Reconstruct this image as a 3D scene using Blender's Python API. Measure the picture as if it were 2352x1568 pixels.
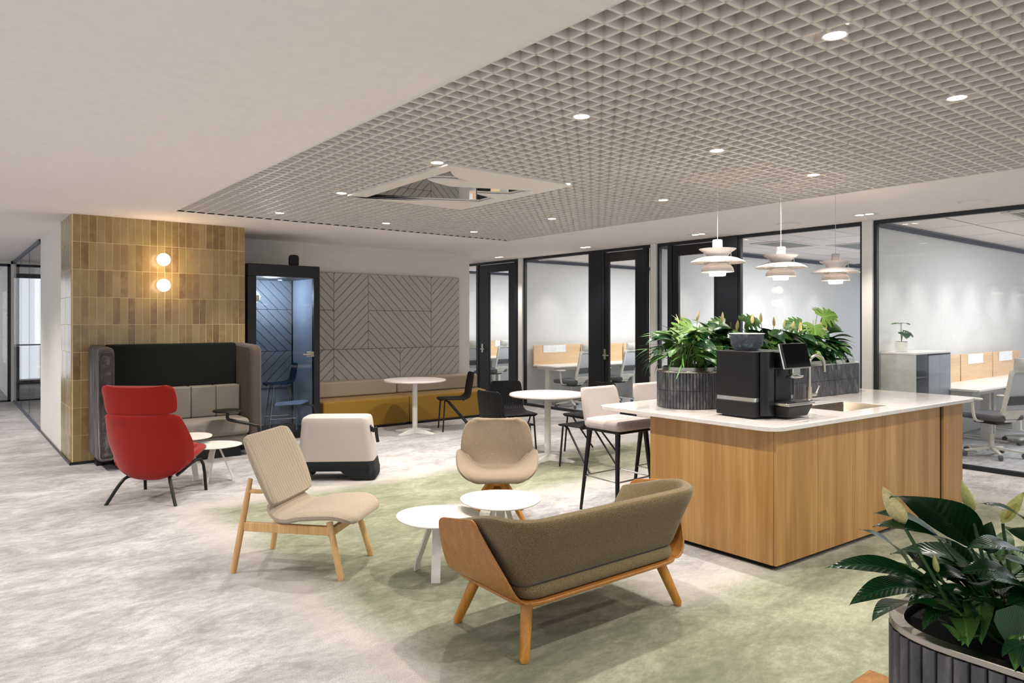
import bpy, bmesh, math, random
from math import sin, cos, pi, radians, atan2, sqrt
from mathutils import Vector as V, Matrix
random.seed(7)
for o in list(bpy.data.objects): bpy.data.objects.remove(o)
SC = bpy.context.scene
COL = SC.collection
H = 2.706          # ceiling height
EYE = 1.55

# ------------------------------------------------------------------ camera
cam = bpy.data.objects.new('camera', bpy.data.cameras.new('camera'))
COL.objects.link(cam)
cam.location = (0, 0, EYE)
cam.rotation_euler = (pi/2, 0, -radians(38.8))
cam.data.sensor_width = 36
cam.data.lens = 1629/2352*36
cam.data.shift_y = -47/2352
cam.data.clip_start = .05
SC.camera = cam

# ------------------------------------------------------------------ world, exposure
W = bpy.data.worlds.new('world'); SC.world = W
W.use_nodes = True
bgn = W.node_tree.nodes['Background']
bgn.inputs[0].default_value = (.88, .93, 1, 1)
bgn.inputs[1].default_value = .78
SC.view_settings.view_transform = 'Standard'
SC.view_settings.look = 'None'
SC.view_settings.gamma = 1
SC.view_settings.use_curve_mapping = False
SC.view_settings.exposure = 0.84

def lamp(kind, name, loc, energy, col=(1, .86, .70), size=.05, rot=(0, 0, 0), angle=100, blend=.6, sy=None):
    d = bpy.data.lights.new(name, kind); d.energy = energy; d.color = col
    if kind == 'AREA':
        d.size = size
        if sy: d.shape = 'RECTANGLE'; d.size_y = sy
    else: d.shadow_soft_size = size
    if kind == 'SPOT': d.spot_size = radians(angle); d.spot_blend = blend
    o = bpy.data.objects.new(name, d); COL.objects.link(o)
    o.location = loc; o.rotation_euler = rot
    return o

WARM = (1, .925, .845)
GRID_LIGHTS = [(X, Y) for Y in (1.42, 2.88, 4.38, 5.97, 7.48) for X in (2.82, 4.1, 5.38)]
for X, Y in GRID_LIGHTS:
    lamp('SPOT', 'downlight_lamp', (X, Y, H-.03), 46 if Y < 2 else 71, WARM, .03, angle=118, blend=.55)
for X, Y in ((2.82, -.05), (4.1, -.05), (5.38, -.05), (4.1, -1.5)):
    lamp('SPOT', 'downlight_lamp', (X, Y, H-.03), 40, WARM, .03, angle=118, blend=.55)
# downlights of the plain ceiling beyond the picture's left and lower edge
for X, Y in ((-.9, 1.2), (-.9, 3.2), (-.6, 5.4), (.0, -1.2), (-.6, 7.6), (-.5, 10.0), (0, 13.)):
    lamp('SPOT', 'downlight_lamp', (X, Y, H-.03), 125, (1, .94, .89), .05, angle=120, blend=.7)
TWIN = [(7.86, 10.15), (7.86, 7.94), (7.86, 5.81), (7.80, 3.6), (7.8, 1.5)]
for X, Y in TWIN:
    lamp('SPOT', 'twin_lamp', (X, Y, H-.03), 50, (1, .9, .8), .05, angle=95, blend=.7)
# wall washers inside the offices
for y0, xs in ((13.25, (9.0, 10.2, 11.4)), (10.05, (8.95, 10.3, 11.6, 12.9)), (6.91, (8.95, 9.9, 10.9, 11.9, 12.9)), (3.75, (8.75, 9.55, 10.45, 11.35, 12.3, 13.2))):
    for x in xs:
        lamp('SPOT', 'office_lamp', (x, y0-.42, H-.04), 17, (1, .95, .88), .04, angle=75, blend=.8)
for (y0, y1) in ((10.17, 13.25), (7.02, 10.05), (3.87, 6.91), (.3, 3.75)):
    lamp('AREA', 'office_fill_lamp', (10.9, (y0+y1)/2-.3, H-.03), 50, (.93, .96, 1), 2.4, sy=1.2)  # added area light to brighten each office, without a fixture
# light inside the phone booth, wall globes, pendants
lamp('SPOT', 'booth_lamp', (3.68, 9.75, 2.14), 62, (.80, .89, 1), .02, rot=(radians(8), radians(-12), 0), angle=75, blend=.3)
lamp('POINT', 'booth_glow_lamp', (3.5, 9.6, 1.9), 9, (.80, .9, 1), .1)
for z in (2.255, 1.96): lamp('POINT', 'globe_lamp', (1.985, 8.72, z), 2.0, (1, .72, .42), .08)
PEND = [(4.52, 3.17), (5.36, 3.15), (6.29, 3.16)]
for X, Y in PEND: lamp('POINT', 'pendant_lamp', (X, Y, 1.965), 1.2, (1, .85, .72), .03)

# ------------------------------------------------------------------ materials
def lin(c):
    return tuple(((x/255)/12.92 if x/255 <= .04045 else ((x/255+.055)/1.055)**2.4) for x in c)
class NT:
    def __init__(s, name):
        s.m = bpy.data.materials.new(name); s.m.use_nodes = True
        s.t = s.m.node_tree; s.p = s.t.nodes['Principled BSDF']; s.out = s.t.nodes['Material Output']
    def n(s, typ, **kw):
        nd = s.t.nodes.new(typ)
        for k, v in kw.items():
            if k.startswith('i_'):
                key = k[2:]; key = int(key) if key.isdigit() else key.replace('_', ' ')
                nd.inputs[key].default_value = v
            else: setattr(nd, k, v)
        return nd
    def l(s, a, b): s.t.links.new(a, b)
    def coords(s, scale=(1, 1, 1), kind='Object', rot=(0, 0, 0)):
        if kind == 'World':
            g = s.n('ShaderNodeNewGeometry'); src = g.outputs['Position']
        else:
            tc = s.n('ShaderNodeTexCoord'); src = tc.outputs[kind]
        mp = s.n('ShaderNodeMapping'); mp.inputs['Scale'].default_value = scale; mp.inputs['Rotation'].default_value = rot
        s.l(src, mp.inputs[0]); return mp.outputs[0]
    def noise(s, co, scale, detail=4, rough=.55, dist=0):
        n = s.n('ShaderNodeTexNoise'); s.l(co, n.inputs['Vector'])
        n.inputs['Scale'].default_value = scale; n.inputs['Detail'].default_value = detail
        n.inputs['Roughness'].default_value = rough; n.inputs['Distortion'].default_value = dist
        return n.outputs['Fac']
    def ramp(s, fac, stops):
        r = s.n('ShaderNodeValToRGB'); s.l(fac, r.inputs[0])
        e = r.color_ramp.elements
        while len(e) < len(stops): e.new(.5)
        for k, (p, c) in zip(e, stops):
            k.position = p; k.color = (*lin(c), 1) if not isinstance(c, float) else (c, c, c, 1)
        return r.outputs[0]
    def bump(s, fac, strength, dist=.002):
        b = s.n('ShaderNodeBump'); b.inputs['Strength'].default_value = strength; b.inputs['Distance'].default_value = dist
        s.l(fac, b.inputs['Height']); s.l(b.outputs[0], s.p.inputs['Normal'])
    def math(s, op, a, b=None, c=None):
        m = s.n('ShaderNodeMath', operation=op)
        for i, v in enumerate((a, b, c)):
            if v is None: continue
            if isinstance(v, (int, float)): m.inputs[i].default_value = v
            else: s.l(v, m.inputs[i])
        return m.outputs[0]
    def mix(s, fac, a, b):
        m = s.n('ShaderNodeMix', data_type='RGBA')
        if isinstance(fac, float): m.inputs[0].default_value = fac
        else: s.l(fac, m.inputs[0])
        for k, v in ((6, a), (7, b)):
            if isinstance(v, tuple): m.inputs[k].default_value = (*lin(v), 1)
            else: s.l(v, m.inputs[k])
        return m.outputs[2]
def plain(name, c, rough=.5, metal=0, bump=0, spec=None, coat=0, var=0):
    n = NT(name); n.p.inputs['Base Color'].default_value = (*lin(c), 1)
    n.p.inputs['Roughness'].default_value = rough; n.p.inputs['Metallic'].default_value = metal
    if spec is not None: n.p.inputs['Specular IOR Level'].default_value = spec
    if coat: n.p.inputs['Coat Weight'].default_value = coat
    co = n.coords()
    f = n.noise(co, 14, 3)
    v = var or .035
    d = tuple(max(0, x*(1-v)) for x in c); u = tuple(min(255, x*(1+v)) for x in c)
    n.l(n.ramp(f, [(.3, d), (.7, u)]), n.p.inputs['Base Color'])
    if bump: n.bump(n.noise(co, 180, 2), bump, .001)
    return n.m
def fabric(name, c, c2=None, fine=420, strength=.35, ribs=0, rib_axis=0, rough=.95, speck=.16):
    n = NT(name); c2 = c2 or tuple(x*.80 for x in c)
    co = n.coords()
    a = n.noise(co, fine, 2); b = n.noise(co, 6, 3)
    base = n.ramp(a, [(.5-speck, c2), (.5+speck, c)])
    dk = tuple(x*.93 for x in c)
    base = n.mix(n.math('MULTIPLY', b, .35), base, dk)
    n.l(base, n.p.inputs['Base Color']); n.p.inputs['Roughness'].default_value = rough
    n.p.inputs['Specular IOR Level'].default_value = .2
    n.p.inputs['Sheen Weight'].default_value = .15 if sum(c) > 200 else 0
    if ribs:
        w = n.n('ShaderNodeTexWave', bands_direction='XYZ'[rib_axis]); n.l(co, w.inputs[0]); w.inputs['Scale'].default_value = ribs
        n.bump(n.math('ADD', n.math('MULTIPLY', w.outputs['Fac'], 3.0), a), strength, .002)
    else: n.bump(a, strength, .0012)
    return n.m
def wood(name, c, c2, c3, axis=2, scale=1., rough=.42, contrast=1., rnd=False):
    n = NT(name)
    sc = [9*scale, 9*scale, 9*scale]; sc[axis] = .55*scale
    tc = n.n('ShaderNodeTexCoord'); src = tc.outputs['Object']
    if rnd:
        oi = n.n('ShaderNodeObjectInfo'); ad = n.n('ShaderNodeVectorMath', operation='ADD')
        cm = n.n('ShaderNodeCombineXYZ')
        for i in range(3): n.l(n.math('MULTIPLY', oi.outputs['Random'], 7.0), cm.inputs[i])
        n.l(src, ad.inputs[0]); n.l(cm.outputs[0], ad.inputs[1]); src = ad.outputs[0]
    mp = n.n('ShaderNodeMapping'); mp.inputs['Scale'].default_value = sc; n.l(src, mp.inputs[0])
    a = n.noise(mp.outputs[0], 1.0, 3, .6, .25)
    mp2 = n.n('ShaderNodeMapping'); s2 = [70*scale]*3; s2[axis] = 2.2*scale; mp2.inputs['Scale'].default_value = s2; n.l(src, mp2.inputs[0])
    b = n.noise(mp2.outputs[0], 1.0, 3, .6)
    base = n.ramp(a, [(.28, c2), (.5, c), (.72, c3)])
    base = n.mix(n.math('MULTIPLY', n.ramp(b, [(.42, 1.), (.62, 0.)]), .32*contrast), base, tuple(x*.72 for x in c))
    n.l(base, n.p.inputs['Base Color']); n.p.inputs['Roughness'].default_value = rough
    n.bump(b, .06, .001)
    return n.m
def emit(name, c, s):
    n = NT(name); n.p.inputs['Base Color'].default_value = (*lin(c), 1)
    n.p.inputs['Emission Color'].default_value = (*lin(c), 1); n.p.inputs['Emission Strength'].default_value = s
    return n.m
def glass(name, tint=(1, 1, 1), refl=1.0):
    n = NT(name); t = n.n('ShaderNodeBsdfTransparent'); t.inputs[0].default_value = (*tint, 1)
    g = n.n('ShaderNodeBsdfGlossy'); g.inputs['Roughness'].default_value = .02
    fr = n.n('ShaderNodeLayerWeight'); fr.inputs[0].default_value = .5
    mx = n.n('ShaderNodeMixShader'); n.l(n.math('MULTIPLY', n.math('MULTIPLY_ADD', n.math('POWER', fr.outputs['Facing'], 5.), .9, .022), refl), mx.inputs[0])
    n.l(t.outputs[0], mx.inputs[1]); n.l(g.outputs[0], mx.inputs[2]); n.l(mx.outputs[0], n.out.inputs[0])
    return n.m

M = {}
M['ceiling'] = plain('ceiling_paint', (238, 231, 228), .9, var=.01)
M['wall'] = plain('wall_paint', (214, 210, 203), .9, var=.012)
M['wall_white'] = plain('office_wall_paint', (222, 222, 220), .9, var=.01)
M['grid'] = plain('grid_metal', (226, 219, 212), .45, .0, var=.01)
M['backing'] = plain('grid_backing', (34, 33, 30), .9)
M['black'] = plain('black_metal', (9, 10, 12), .42)
M['frame'] = plain('dark_frame', (20, 24, 32), .38)
M['chrome'] = plain('chrome', (205, 203, 198), .16, 1)
M['sink_steel'] = plain('sink_steel', (128, 118, 104), .38, 1)
M['steel'] = plain('brushed_steel', (176, 170, 160), .3, 1)
M['white_metal'] = plain('white_metal', (216, 212, 206), .4)
M['white_plastic'] = plain('white_plastic', (226, 225, 220), .45)
M['table_top'] = plain('white_laminate', (202, 193, 188), .35)
M['mirror'] = plain('mirror', (220, 220, 222), .02, 1, var=.005)
M['glass'] = glass('clear_glass')
M['glass_booth'] = glass('booth_glass', (.86, .90, .95))
M['glass_smoke'] = glass('smoked_plastic', (.72, .76, .86), 1.0)
_t = M['glass_smoke'].node_tree; _o = _t.nodes['Material Output']; _prev = _o.inputs[0].links[0].from_socket
_d = _t.nodes.new('ShaderNodeBsdfDiffuse'); _d.inputs[0].default_value = (.20, .21, .26, 1)
_m = _t.nodes.new('ShaderNodeMixShader'); _m.inputs[0].default_value = .36
_t.links.new(_prev, _m.inputs[1]); _t.links.new(_d.outputs[0], _m.inputs[2]); _t.links.new(_m.outputs[0], _o.inputs[0])
M['black_plastic'] = plain('black_plastic', (9, 9, 10), .3, var=.1, spec=.4)
M['black_matte'] = plain('black_matte_plastic', (11, 11, 12), .5, bump=.2, spec=.35)
M['black_gloss'] = plain('black_gloss', (6, 7, 8), .06)
M['dark_gap'] = plain('dark_recess', (12, 12, 12), .9)
M['lamp_disc'] = emit('lamp_disc', (255, 246, 235), 14)
M['lamp_globe'] = emit('globe_glow', (255, 232, 200), 3.0)
M['lamp_inner'] = emit('pendant_glow', (255, 236, 220), 2.2)
M['shade'] = plain('shade_white', (214, 207, 203), .35)
M['red'] = fabric('red_wool', (156, 32, 24), (130, 22, 16), 500, .25)
M['beige'] = fabric('beige_wool', (178, 164, 146), (154, 138, 120), 260, .35)
M['beige_ribbed'] = fabric('beige_ribbed_wool', (172, 159, 140), (148, 134, 115), 260, .5, ribs=11, rib_axis=0)
M['taupe'] = fabric('taupe_wool', (146, 130, 112), (104, 90, 74), 330, .35)
M['olive'] = fabric('olive_tweed', (126, 109, 78), (74, 62, 40), 330, .45, speck=.1)
M['stool'] = fabric('pale_pink_wool', (182, 173, 169), (164, 154, 149), 420, .25)
M['cart'] = fabric('cart_fabric', (184, 175, 168), (168, 159, 152), 420, .2)
M['cart_dark'] = fabric('cart_dark_fabric', (44, 48, 50), (34, 38, 40), 420, .2)
M['grey_cush'] = fabric('grey_cushion_fabric', (142, 136, 126), (118, 112, 102), 380, .3)
M['charcoal'] = fabric('charcoal_felt', (30, 33, 32), (20, 22, 21), 300, .3)
M['brown_felt'] = fabric('brown_grey_felt', (92, 82, 76), (58, 50, 46), 200, .35)
M['bench_back'] = fabric('bench_back_fabric', (168, 155, 136), (154, 141, 122), 420, .2)
M['mustard'] = fabric('mustard_fabric', (146, 112, 42), (128, 96, 32), 420, .2)
M['panel'] = fabric('grey_acoustic_felt', (188, 185, 180), (170, 167, 162), 300, .3)
M['groove'] = plain('groove_felt', (84, 82, 78), .95)
M['booth_felt'] = fabric('blue_grey_felt', (150, 162, 178), (130, 142, 160), 300, .25)
M['navy'] = fabric('navy_shell', (28, 44, 72), (22, 36, 60), 400, .15)
M['blue_top'] = plain('blue_laminate', (72, 88, 120), .5)
M['island_wood'] = wood('oak_laminate', (174, 129, 74), (148, 104, 54), (194, 151, 96), 2, .8, .38, rnd=True)
M['ash'] = wood('ash_wood', (216, 172, 112), (198, 150, 92), (226, 188, 130), 2, 2.2, .4)
M['oak_ply'] = wood('oak_veneer', (172, 114, 50), (160, 102, 42), (184, 128, 62), 2, 3.6, .38, 1.7)
M['oak_leg'] = wood('oiled_oak', (190, 128, 48), (166, 104, 34), (206, 150, 70), 2, 2.6, .35)
M['birch'] = wood('pale_birch', (226, 190, 146), (216, 178, 134), (232, 200, 160), 0, 1.5, .5, .5)
M['whiteboard'] = plain('whiteboard', (236, 238, 238), .3)
M['desk'] = plain('desk_top', (232, 228, 222), .35)
M['desk_metal'] = plain('desk_metal', (214, 212, 206), .45)
M['chair_frame'] = plain('chair_frame_plastic', (222, 219, 208), .45)
M['grey_seat'] = fabric('grey_seat_fabric', (98, 100, 104), (78, 80, 84), 400, .2)
M['mesh'] = fabric('grey_mesh', (206, 208, 210), (176, 180, 184), 500, .3)
M['cabinet'] = plain('grey_cabinet', (138, 143, 152), .4)
M['cabinet_side'] = plain('pale_cabinet', (196, 202, 196), .4)
M['cabinet_in'] = plain('cabinet_inside', (86, 92, 88), .7)
M['soil'] = plain('soil', (42, 34, 26), .95, bump=.6, var=.3)
M['pot'] = plain('white_pot', (224, 226, 222), .35)
M['trim'] = plain('dark_trim', (62, 70, 86), .5)
M['duct_grey'] = plain('grille_grey', (150, 152, 150), .5)
M['bronze'] = plain('leg_black', (18, 18, 18), .4, .3)

def leafmat(name, c, c2, rough=.38):
    n = NT(name); tc = n.n('ShaderNodeTexCoord'); sp = n.n('ShaderNodeSeparateXYZ'); n.l(tc.outputs['Object'], sp.inputs[0])
    ax = n.math('ABSOLUTE', sp.outputs[0])
    ph = n.math('SUBTRACT', n.math('MULTIPLY', sp.outputs[1], 52.), n.math('MULTIPLY', ax, 85.))
    vein = n.math('POWER', n.math('ABSOLUTE', n.math('SINE', ph)), 6.)
    mid = n.math('LESS_THAN', ax, .009)
    f = n.math('MULTIPLY', n.math('MAXIMUM', n.math('MULTIPLY', vein, .35), mid), .8)
    base = n.mix(n.noise(n.coords(), 25, 2), c, c2)
    base = n.mix(f, base, tuple(min(255, x*1.5+14) for x in c))
    n.l(base, n.p.inputs['Base Color']); n.p.inputs['Roughness'].default_value = rough
    n.p.inputs['Subsurface Weight'].default_value = 0
    n.p.inputs['Specular IOR Level'].default_value = .32
    n.bump(vein, .14, .006)
    return n.m
M['leaf_dark'] = leafmat('leaf_dark', (10, 44, 18), (18, 58, 24), .24)
M['leaf_mid'] = leafmat('leaf_mid', (44, 78, 30), (66, 100, 44))
M['leaf_light'] = leafmat('leaf_light', (70, 106, 36), (94, 126, 52), .4)
M['stem'] = plain('stem_green', (96, 124, 52), .5, var=.1)
M['stem_dark'] = plain('stem_dark_green', (52, 84, 34), .5, var=.1)
M['spathe'] = plain('spathe', (212, 196, 138), .5, var=.08)
M['spathe_green'] = plain('spathe_pale_green', (196, 198, 118), .5, var=.08)
M['spadix'] = plain('spadix', (176, 160, 70), .7, var=.1)

# glazed wall tile, each object its own tone
n = NT('glazed_tile'); oi = n.n('ShaderNodeObjectInfo'); co = n.coords((1, 1, 1), 'World')
base = n.ramp(oi.outputs['Random'], [(0, (116, 90, 54)), (.2, (134, 108, 66)), (.5, (144, 121, 76)), (.8, (152, 130, 86)), (1, (150, 131, 88))])
base = n.mix(n.math('MULTIPLY', n.ramp(n.noise(co, 9, 5, .65, .6), [(.45, 0.), (.7, 1.)]), .35), base, (186, 164, 116))
n.l(base, n.p.inputs['Base Color']); n.p.inputs['Roughness'].default_value = .22
n.bump(n.noise(co, 7, 2), .25, .01); M['tile'] = n.m
M['grout'] = plain('grout', (232, 212, 164), .9)
# glossy grey-black ribbed planter tile
n = NT('planter_tile'); oi = n.n('ShaderNodeObjectInfo'); co = n.coords((1, 1, .35), 'World')
base = n.ramp(n.noise(co, 26, 4, .6), [(.3, (44, 45, 48)), (.55, (72, 72, 75)), (.75, (112, 109, 108))])
n.l(base, n.p.inputs['Base Color']); n.p.inputs['Roughness'].default_value = .16
M['planter_tile'] = n.m
# quartz worktop
n = NT('white_quartz'); co = n.coords()
n.l(n.ramp(n.noise(co, 3, 6, .6, 1.2), [(.4, (214, 208, 203)), (.52, (206, 199, 194)), (.6, (216, 210, 206))]), n.p.inputs['Base Color'])
n.p.inputs['Roughness'].default_value = .09; M['quartz'] = n.m
# striped brown-grey velvet for the booth sofa's outer wing
n = NT('streaked_felt'); co = n.coords((1, 30, .8))
n.l(n.ramp(n.noise(co, 2.2, 5, .7), [(.38, (30, 27, 27)), (.5, (66, 61, 60)), (.62, (136, 131, 128))]), n.p.inputs['Base Color'])
n.p.inputs['Roughness'].default_value = .9; M['streaked'] = n.m
# carpet: grey with faded green rectangles
n = NT('carpet'); g = n.n('ShaderNodeNewGeometry'); sp = n.n('ShaderNodeSeparateXYZ'); n.l(g.outputs['Position'], sp.inputs[0])
x, y = sp.outputs[0], sp.outputs[1]
co = n.coords((1, 1, 1), 'World')
wob = n.math('MULTIPLY', n.math('SUBTRACT', n.noise(co, 2.2, 4, .6), .5), .35)
wob = n.math('ADD', wob, n.math('MULTIPLY', n.math('SUBTRACT', n.noise(co, 40, 3, .7), .5), .16))
d1 = n.math('MINIMUM', n.math('MINIMUM', n.math('SUBTRACT', x, 1.62), n.math('SUBTRACT', 7.05, x)), n.math('SUBTRACT', 6.22, y))
d2 = n.math('MINIMUM', n.math('MINIMUM', n.math('SUBTRACT', x, 3.25), n.math('SUBTRACT', 7.4, x)), n.math('MINIMUM', n.math('SUBTRACT', y, 2.55), n.math('SUBTRACT', 4.85, y)))
d = n.math('ADD', n.math('MINIMUM', d1, n.math('MULTIPLY', d2, -1.)), wob)
m_halo = n.math('MULTIPLY_ADD', d, 1.15, .5); 
streak = n.noise(n.coords((1.0, 1.7, 1), 'World', (0, 0, radians(-38))), 1.7, 8, .74, .5)
blot = n.noise(n.coords((1.0, 1.8, 1), 'World', (0, 0, radians(-38))), 11, 9, .82)
streak = n.math('ADD', n.math('MULTIPLY', streak, .55), n.math('MULTIPLY', blot, .45))
patch = n.noise(n.coords((1., 1.8, 1), 'World', (0, 0, radians(-30))), .9, 3, .5)
fine = n.noise(co, 170, 5, .9)
grey = n.ramp(streak, [(.41, (150, 149, 150)), (.5, (178, 176, 177)), (.59, (208, 206, 206))])
green = n.ramp(streak, [(.41, (112, 118, 95)), (.5, (134, 138, 115)), (.59, (160, 162, 140))])
cream = n.ramp(streak, [(.4, (178, 173, 167)), (.6, (198, 193, 187))])
c1 = n.mix(n.ramp(m_halo, [(.10, 0.), (.46, 1.)]), grey, cream)
c2 = n.mix(n.ramp(m_halo, [(.50, 0.), (.78, 1.)]), c1, green)
c2 = n.mix(n.math('MULTIPLY', n.ramp(fine, [(.44, 1.), (.54, 0.)]), .46), c2, (118, 115, 107))
n.l(c2, n.p.inputs['Base Color']); n.p.inputs['Roughness'].default_value = 1; n.p.inputs['Specular IOR Level'].default_value = .1
n.bump(fine, .5, .004); M['carpet'] = n.m
n = NT('office_carpet'); co = n.coords((1, 3, 1), 'World', (0, 0, radians(40)))
n.l(n.ramp(n.noise(co, 5, 6, .7), [(.35, (138, 139, 142)), (.65, (180, 180, 180))]), n.p.inputs['Base Color']); n.p.inputs['Roughness'].default_value = 1
M['office_carpet'] = n.m
# painting: abstract blotches
n = NT('painting'); co = n.coords()
n.l(n.ramp(n.noise(co, 7, 6, .7), [(.35, (120, 128, 120)), (.45, (206, 208, 200)), (.55, (232, 230, 222)), (.62, (196, 120, 70)), (.68, (170, 172, 160))]), n.p.inputs['Base Color']); M['painting'] = n.m

# ------------------------------------------------------------------ mesh building
class B:
    def __init__(s): s.v = []; s.f = []
    def add(s, vs, fs):
        k = len(s.v); s.v += [tuple(p) for p in vs]; s.f += [tuple(i+k for i in f) for f in fs]; return s
    def box(s, x0, x1, y0, y1, z0, z1, mx=None):
        vs = [V((x, y, z)) for z in (z0, z1) for y in (y0, y1) for x in (x0, x1)]
        if mx: vs = [mx @ p for p in vs]
        return s.add(vs, [(0, 2, 3, 1), (4, 5, 7, 6), (0, 1, 5, 4), (2, 6, 7, 3), (0, 4, 6, 2), (1, 3, 7, 5)])
    def tube(s, pts, r, n=10, cap=True, flat=None):
        pts = [V(p) for p in pts]; rs = r if isinstance(r, (list, tuple)) else [r]*len(pts)
        up = None; vs = []
        for i, p in enumerate(pts):
            t = (pts[min(i+1, len(pts)-1)]-pts[max(i-1, 0)]).normalized()
            if up is None:
                up = V((0, 0, 1)) if abs(t.z) < .9 else V((0, 1, 0))
            a = t.cross(up).normalized(); b = a.cross(t).normalized(); up = b
            fx, fy = flat or (1, 1)
            for k in range(n):
                th = 2*pi*k/n; vs.append(p+a*cos(th)*rs[i]*fx+b*sin(th)*rs[i]*fy)
        m = len(pts); fs = []
        for i in range(m-1):
            for k in range(n):
                fs.append((i*n+k, i*n+(k+1) % n, (i+1)*n+(k+1) % n, (i+1)*n+k))
        if cap: fs += [tuple(range(n))[::-1], tuple((m-1)*n+k for k in range(n))]
        return s.add(vs, fs)
    def bar(s, p, q, w, t, up=(0, 0, 1), w2=None, t2=None):
        p, q = V(p), V(q); d = (q-p).normalized(); a = d.cross(V(up)).normalized(); b = a.cross(d)
        w2 = w2 or w; t2 = t2 or t; vs = []
        for c, ww, tt in ((p, w, t), (q, w2, t2)):
            vs += [c-a*ww/2-b*tt/2, c+a*ww/2-b*tt/2, c+a*ww/2+b*tt/2, c-a*ww/2+b*tt/2]
        return s.add(vs, [(3, 2, 1, 0), (4, 5, 6, 7), (0, 1, 5, 4), (1, 2, 6, 5), (2, 3, 7, 6), (3, 0, 4, 7)])
    def lathe(s, prof, n=32, c=(0, 0, 0), cap=False):
        c = V(c); vs = []; m = len(prof)
        for r, z in prof:
            for k in range(n):
                th = 2*pi*k/n; vs.append(c+V((r*cos(th), r*sin(th), z)))
        fs = [(i*n+k, i*n+(k+1) % n, (i+1)*n+(k+1) % n, (i+1)*n+k) for i in range(m-1) for k in range(n)]
        if cap: fs += [tuple(range(n))[::-1], tuple((m-1)*n+k for k in range(n))]
        return s.add(vs, fs)
    def prism(s, pts, z0, z1, mx=None, plane='xy'):
        n = len(pts)
        def mk(a, b, z): return V((a, b, z)) if plane == 'xy' else (V((a, z, b)) if plane == 'xz' else V((z, a, b)))
        vs = [mk(a, b, z) for z in (z0, z1) for a, b in pts]
        if mx: vs = [mx @ p for p in vs]
        fs = [tuple(range(n))[::-1], tuple(n+k for k in range(n))]+[(k, (k+1) % n, n+(k+1) % n, n+k) for k in range(n)]
        return s.add(vs, fs)
    def slab(s, P, th, edge=.3):
        """closed shell from a grid of points P[i][j]; th = thickness, thinner towards the rim"""
        nu, nv = len(P), len(P[0]); N = []
        for i in range(nu):
            row = []
            for j in range(nv):
                du = P[min(i+1, nu-1)][j]-P[max(i-1, 0)][j]; dv = P[i][min(j+1, nv-1)]-P[i][max(j-1, 0)]
                nn = du.cross(dv); row.append(nn.normalized() if nn.length > 1e-9 else V((0, 0, 1)))
            N.append(row)
        vs = []
        for sgn in (.5, -.5):
            for i in range(nu):
                for j in range(nv):
                    e = min(i, nu-1-i)/3., min(j, nv-1-j)/3.
                    k = min(1, min(e)); t = th*(edge+(1-edge)*sqrt(max(0, 1-(1-k)**2)))
                    vs.append(P[i][j]+N[i][j]*t*sgn)
        o = nu*nv; fs = []
        for i in range(nu-1):
            for j in range(nv-1):
                a, b, c, d_ = i*nv+j, i*nv+j+1, (i+1)*nv+j+1, (i+1)*nv+j
                fs += [(a, d_, c, b), (o+a, o+b, o+c, o+d_)]
        for i in range(nu-1):
            a, b = i*nv, (i+1)*nv; fs.append((a, o+a, o+b, b)); a += nv-1; b += nv-1; fs.append((a, b, o+b, o+a))
        for j in range(nv-1):
            a, b = j, j+1; fs.append((a, b, o+b, o+a)); a += (nu-1)*nv; b += (nu-1)*nv; fs.append((a, o+a, o+b, b))
        return s.add(vs, fs)
    def mesh(s, name):
        me = bpy.data.meshes.new(name); me.from_pydata(s.v, [], s.f); me.validate(); me.update()
        bm = bmesh.new(); bm.from_mesh(me); bmesh.ops.recalc_face_normals(bm, faces=bm.faces); bm.to_mesh(me); bm.free()
        return me
def place(o, parent=None, loc=None, rz=None):
    COL.objects.link(o)
    if parent: o.parent = parent
    if loc is not None: o.location = loc
    if rz is not None: o.rotation_euler = (0, 0, rz)
    return o
def obj(name, b, m, parent=None, bevel=0, seg=2, sub=0, sharp=40, loc=None, rz=None, label=None, kind=None):
    me = b.mesh(name) if isinstance(b, B) else b
    if not me.materials: me.materials.append(M[m] if isinstance(m, str) else m)
    if isinstance(b, B):
        for p in me.polygons: p.use_smooth = True
        me.set_sharp_from_angle(angle=radians(sharp))
    o = bpy.data.objects.new(name, me); place(o, parent, loc, rz)
    if bevel:
        md = o.modifiers.new('bevel', 'BEVEL'); md.width = bevel; md.segments = seg; md.limit_method = 'ANGLE'; md.angle_limit = radians(35)
        md.harden_normals = False
    if sub:
        md = o.modifiers.new('sub', 'SUBSURF'); md.levels = sub; md.render_levels = sub
    if label: o['label'] = label
    if kind: o['kind'] = kind
    return o
def thing(name, label, cat, loc=(0, 0, 0), rz=0, group=None):
    o = bpy.data.objects.new(name, None); o.empty_display_size = .1
    place(o, None, loc, rz); o['label'] = label; o['category'] = cat
    if group: o['group'] = group
    return o
def tag(o, label, cat, group=None):
    o['label'] = label; o['category'] = cat
    if group: o['group'] = group
    return o
def struct(name, b=None, m=None, label=None, cat=None, **k):
    if b is None:
        o = bpy.data.objects.new(name, None); place(o)
    else: o = obj(name, b, m, **k)
    o['kind'] = 'structure'
    if label: o['label'] = label
    o['category'] = cat or name.split('_')[0]
    return o
def dup(root, loc, rz, label=None, group=None):
    r = root.copy(); COL.objects.link(r); r.location = loc; r.rotation_euler = (0, 0, rz)
    if label: r['label'] = label
    if group: r['group'] = group
    for ch in list(root.children):
        c = ch.copy(); COL.objects.link(c); c.parent = r
        for g_ in ch.children:
            d_ = g_.copy(); COL.objects.link(d_); d_.parent = c
    return r
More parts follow.
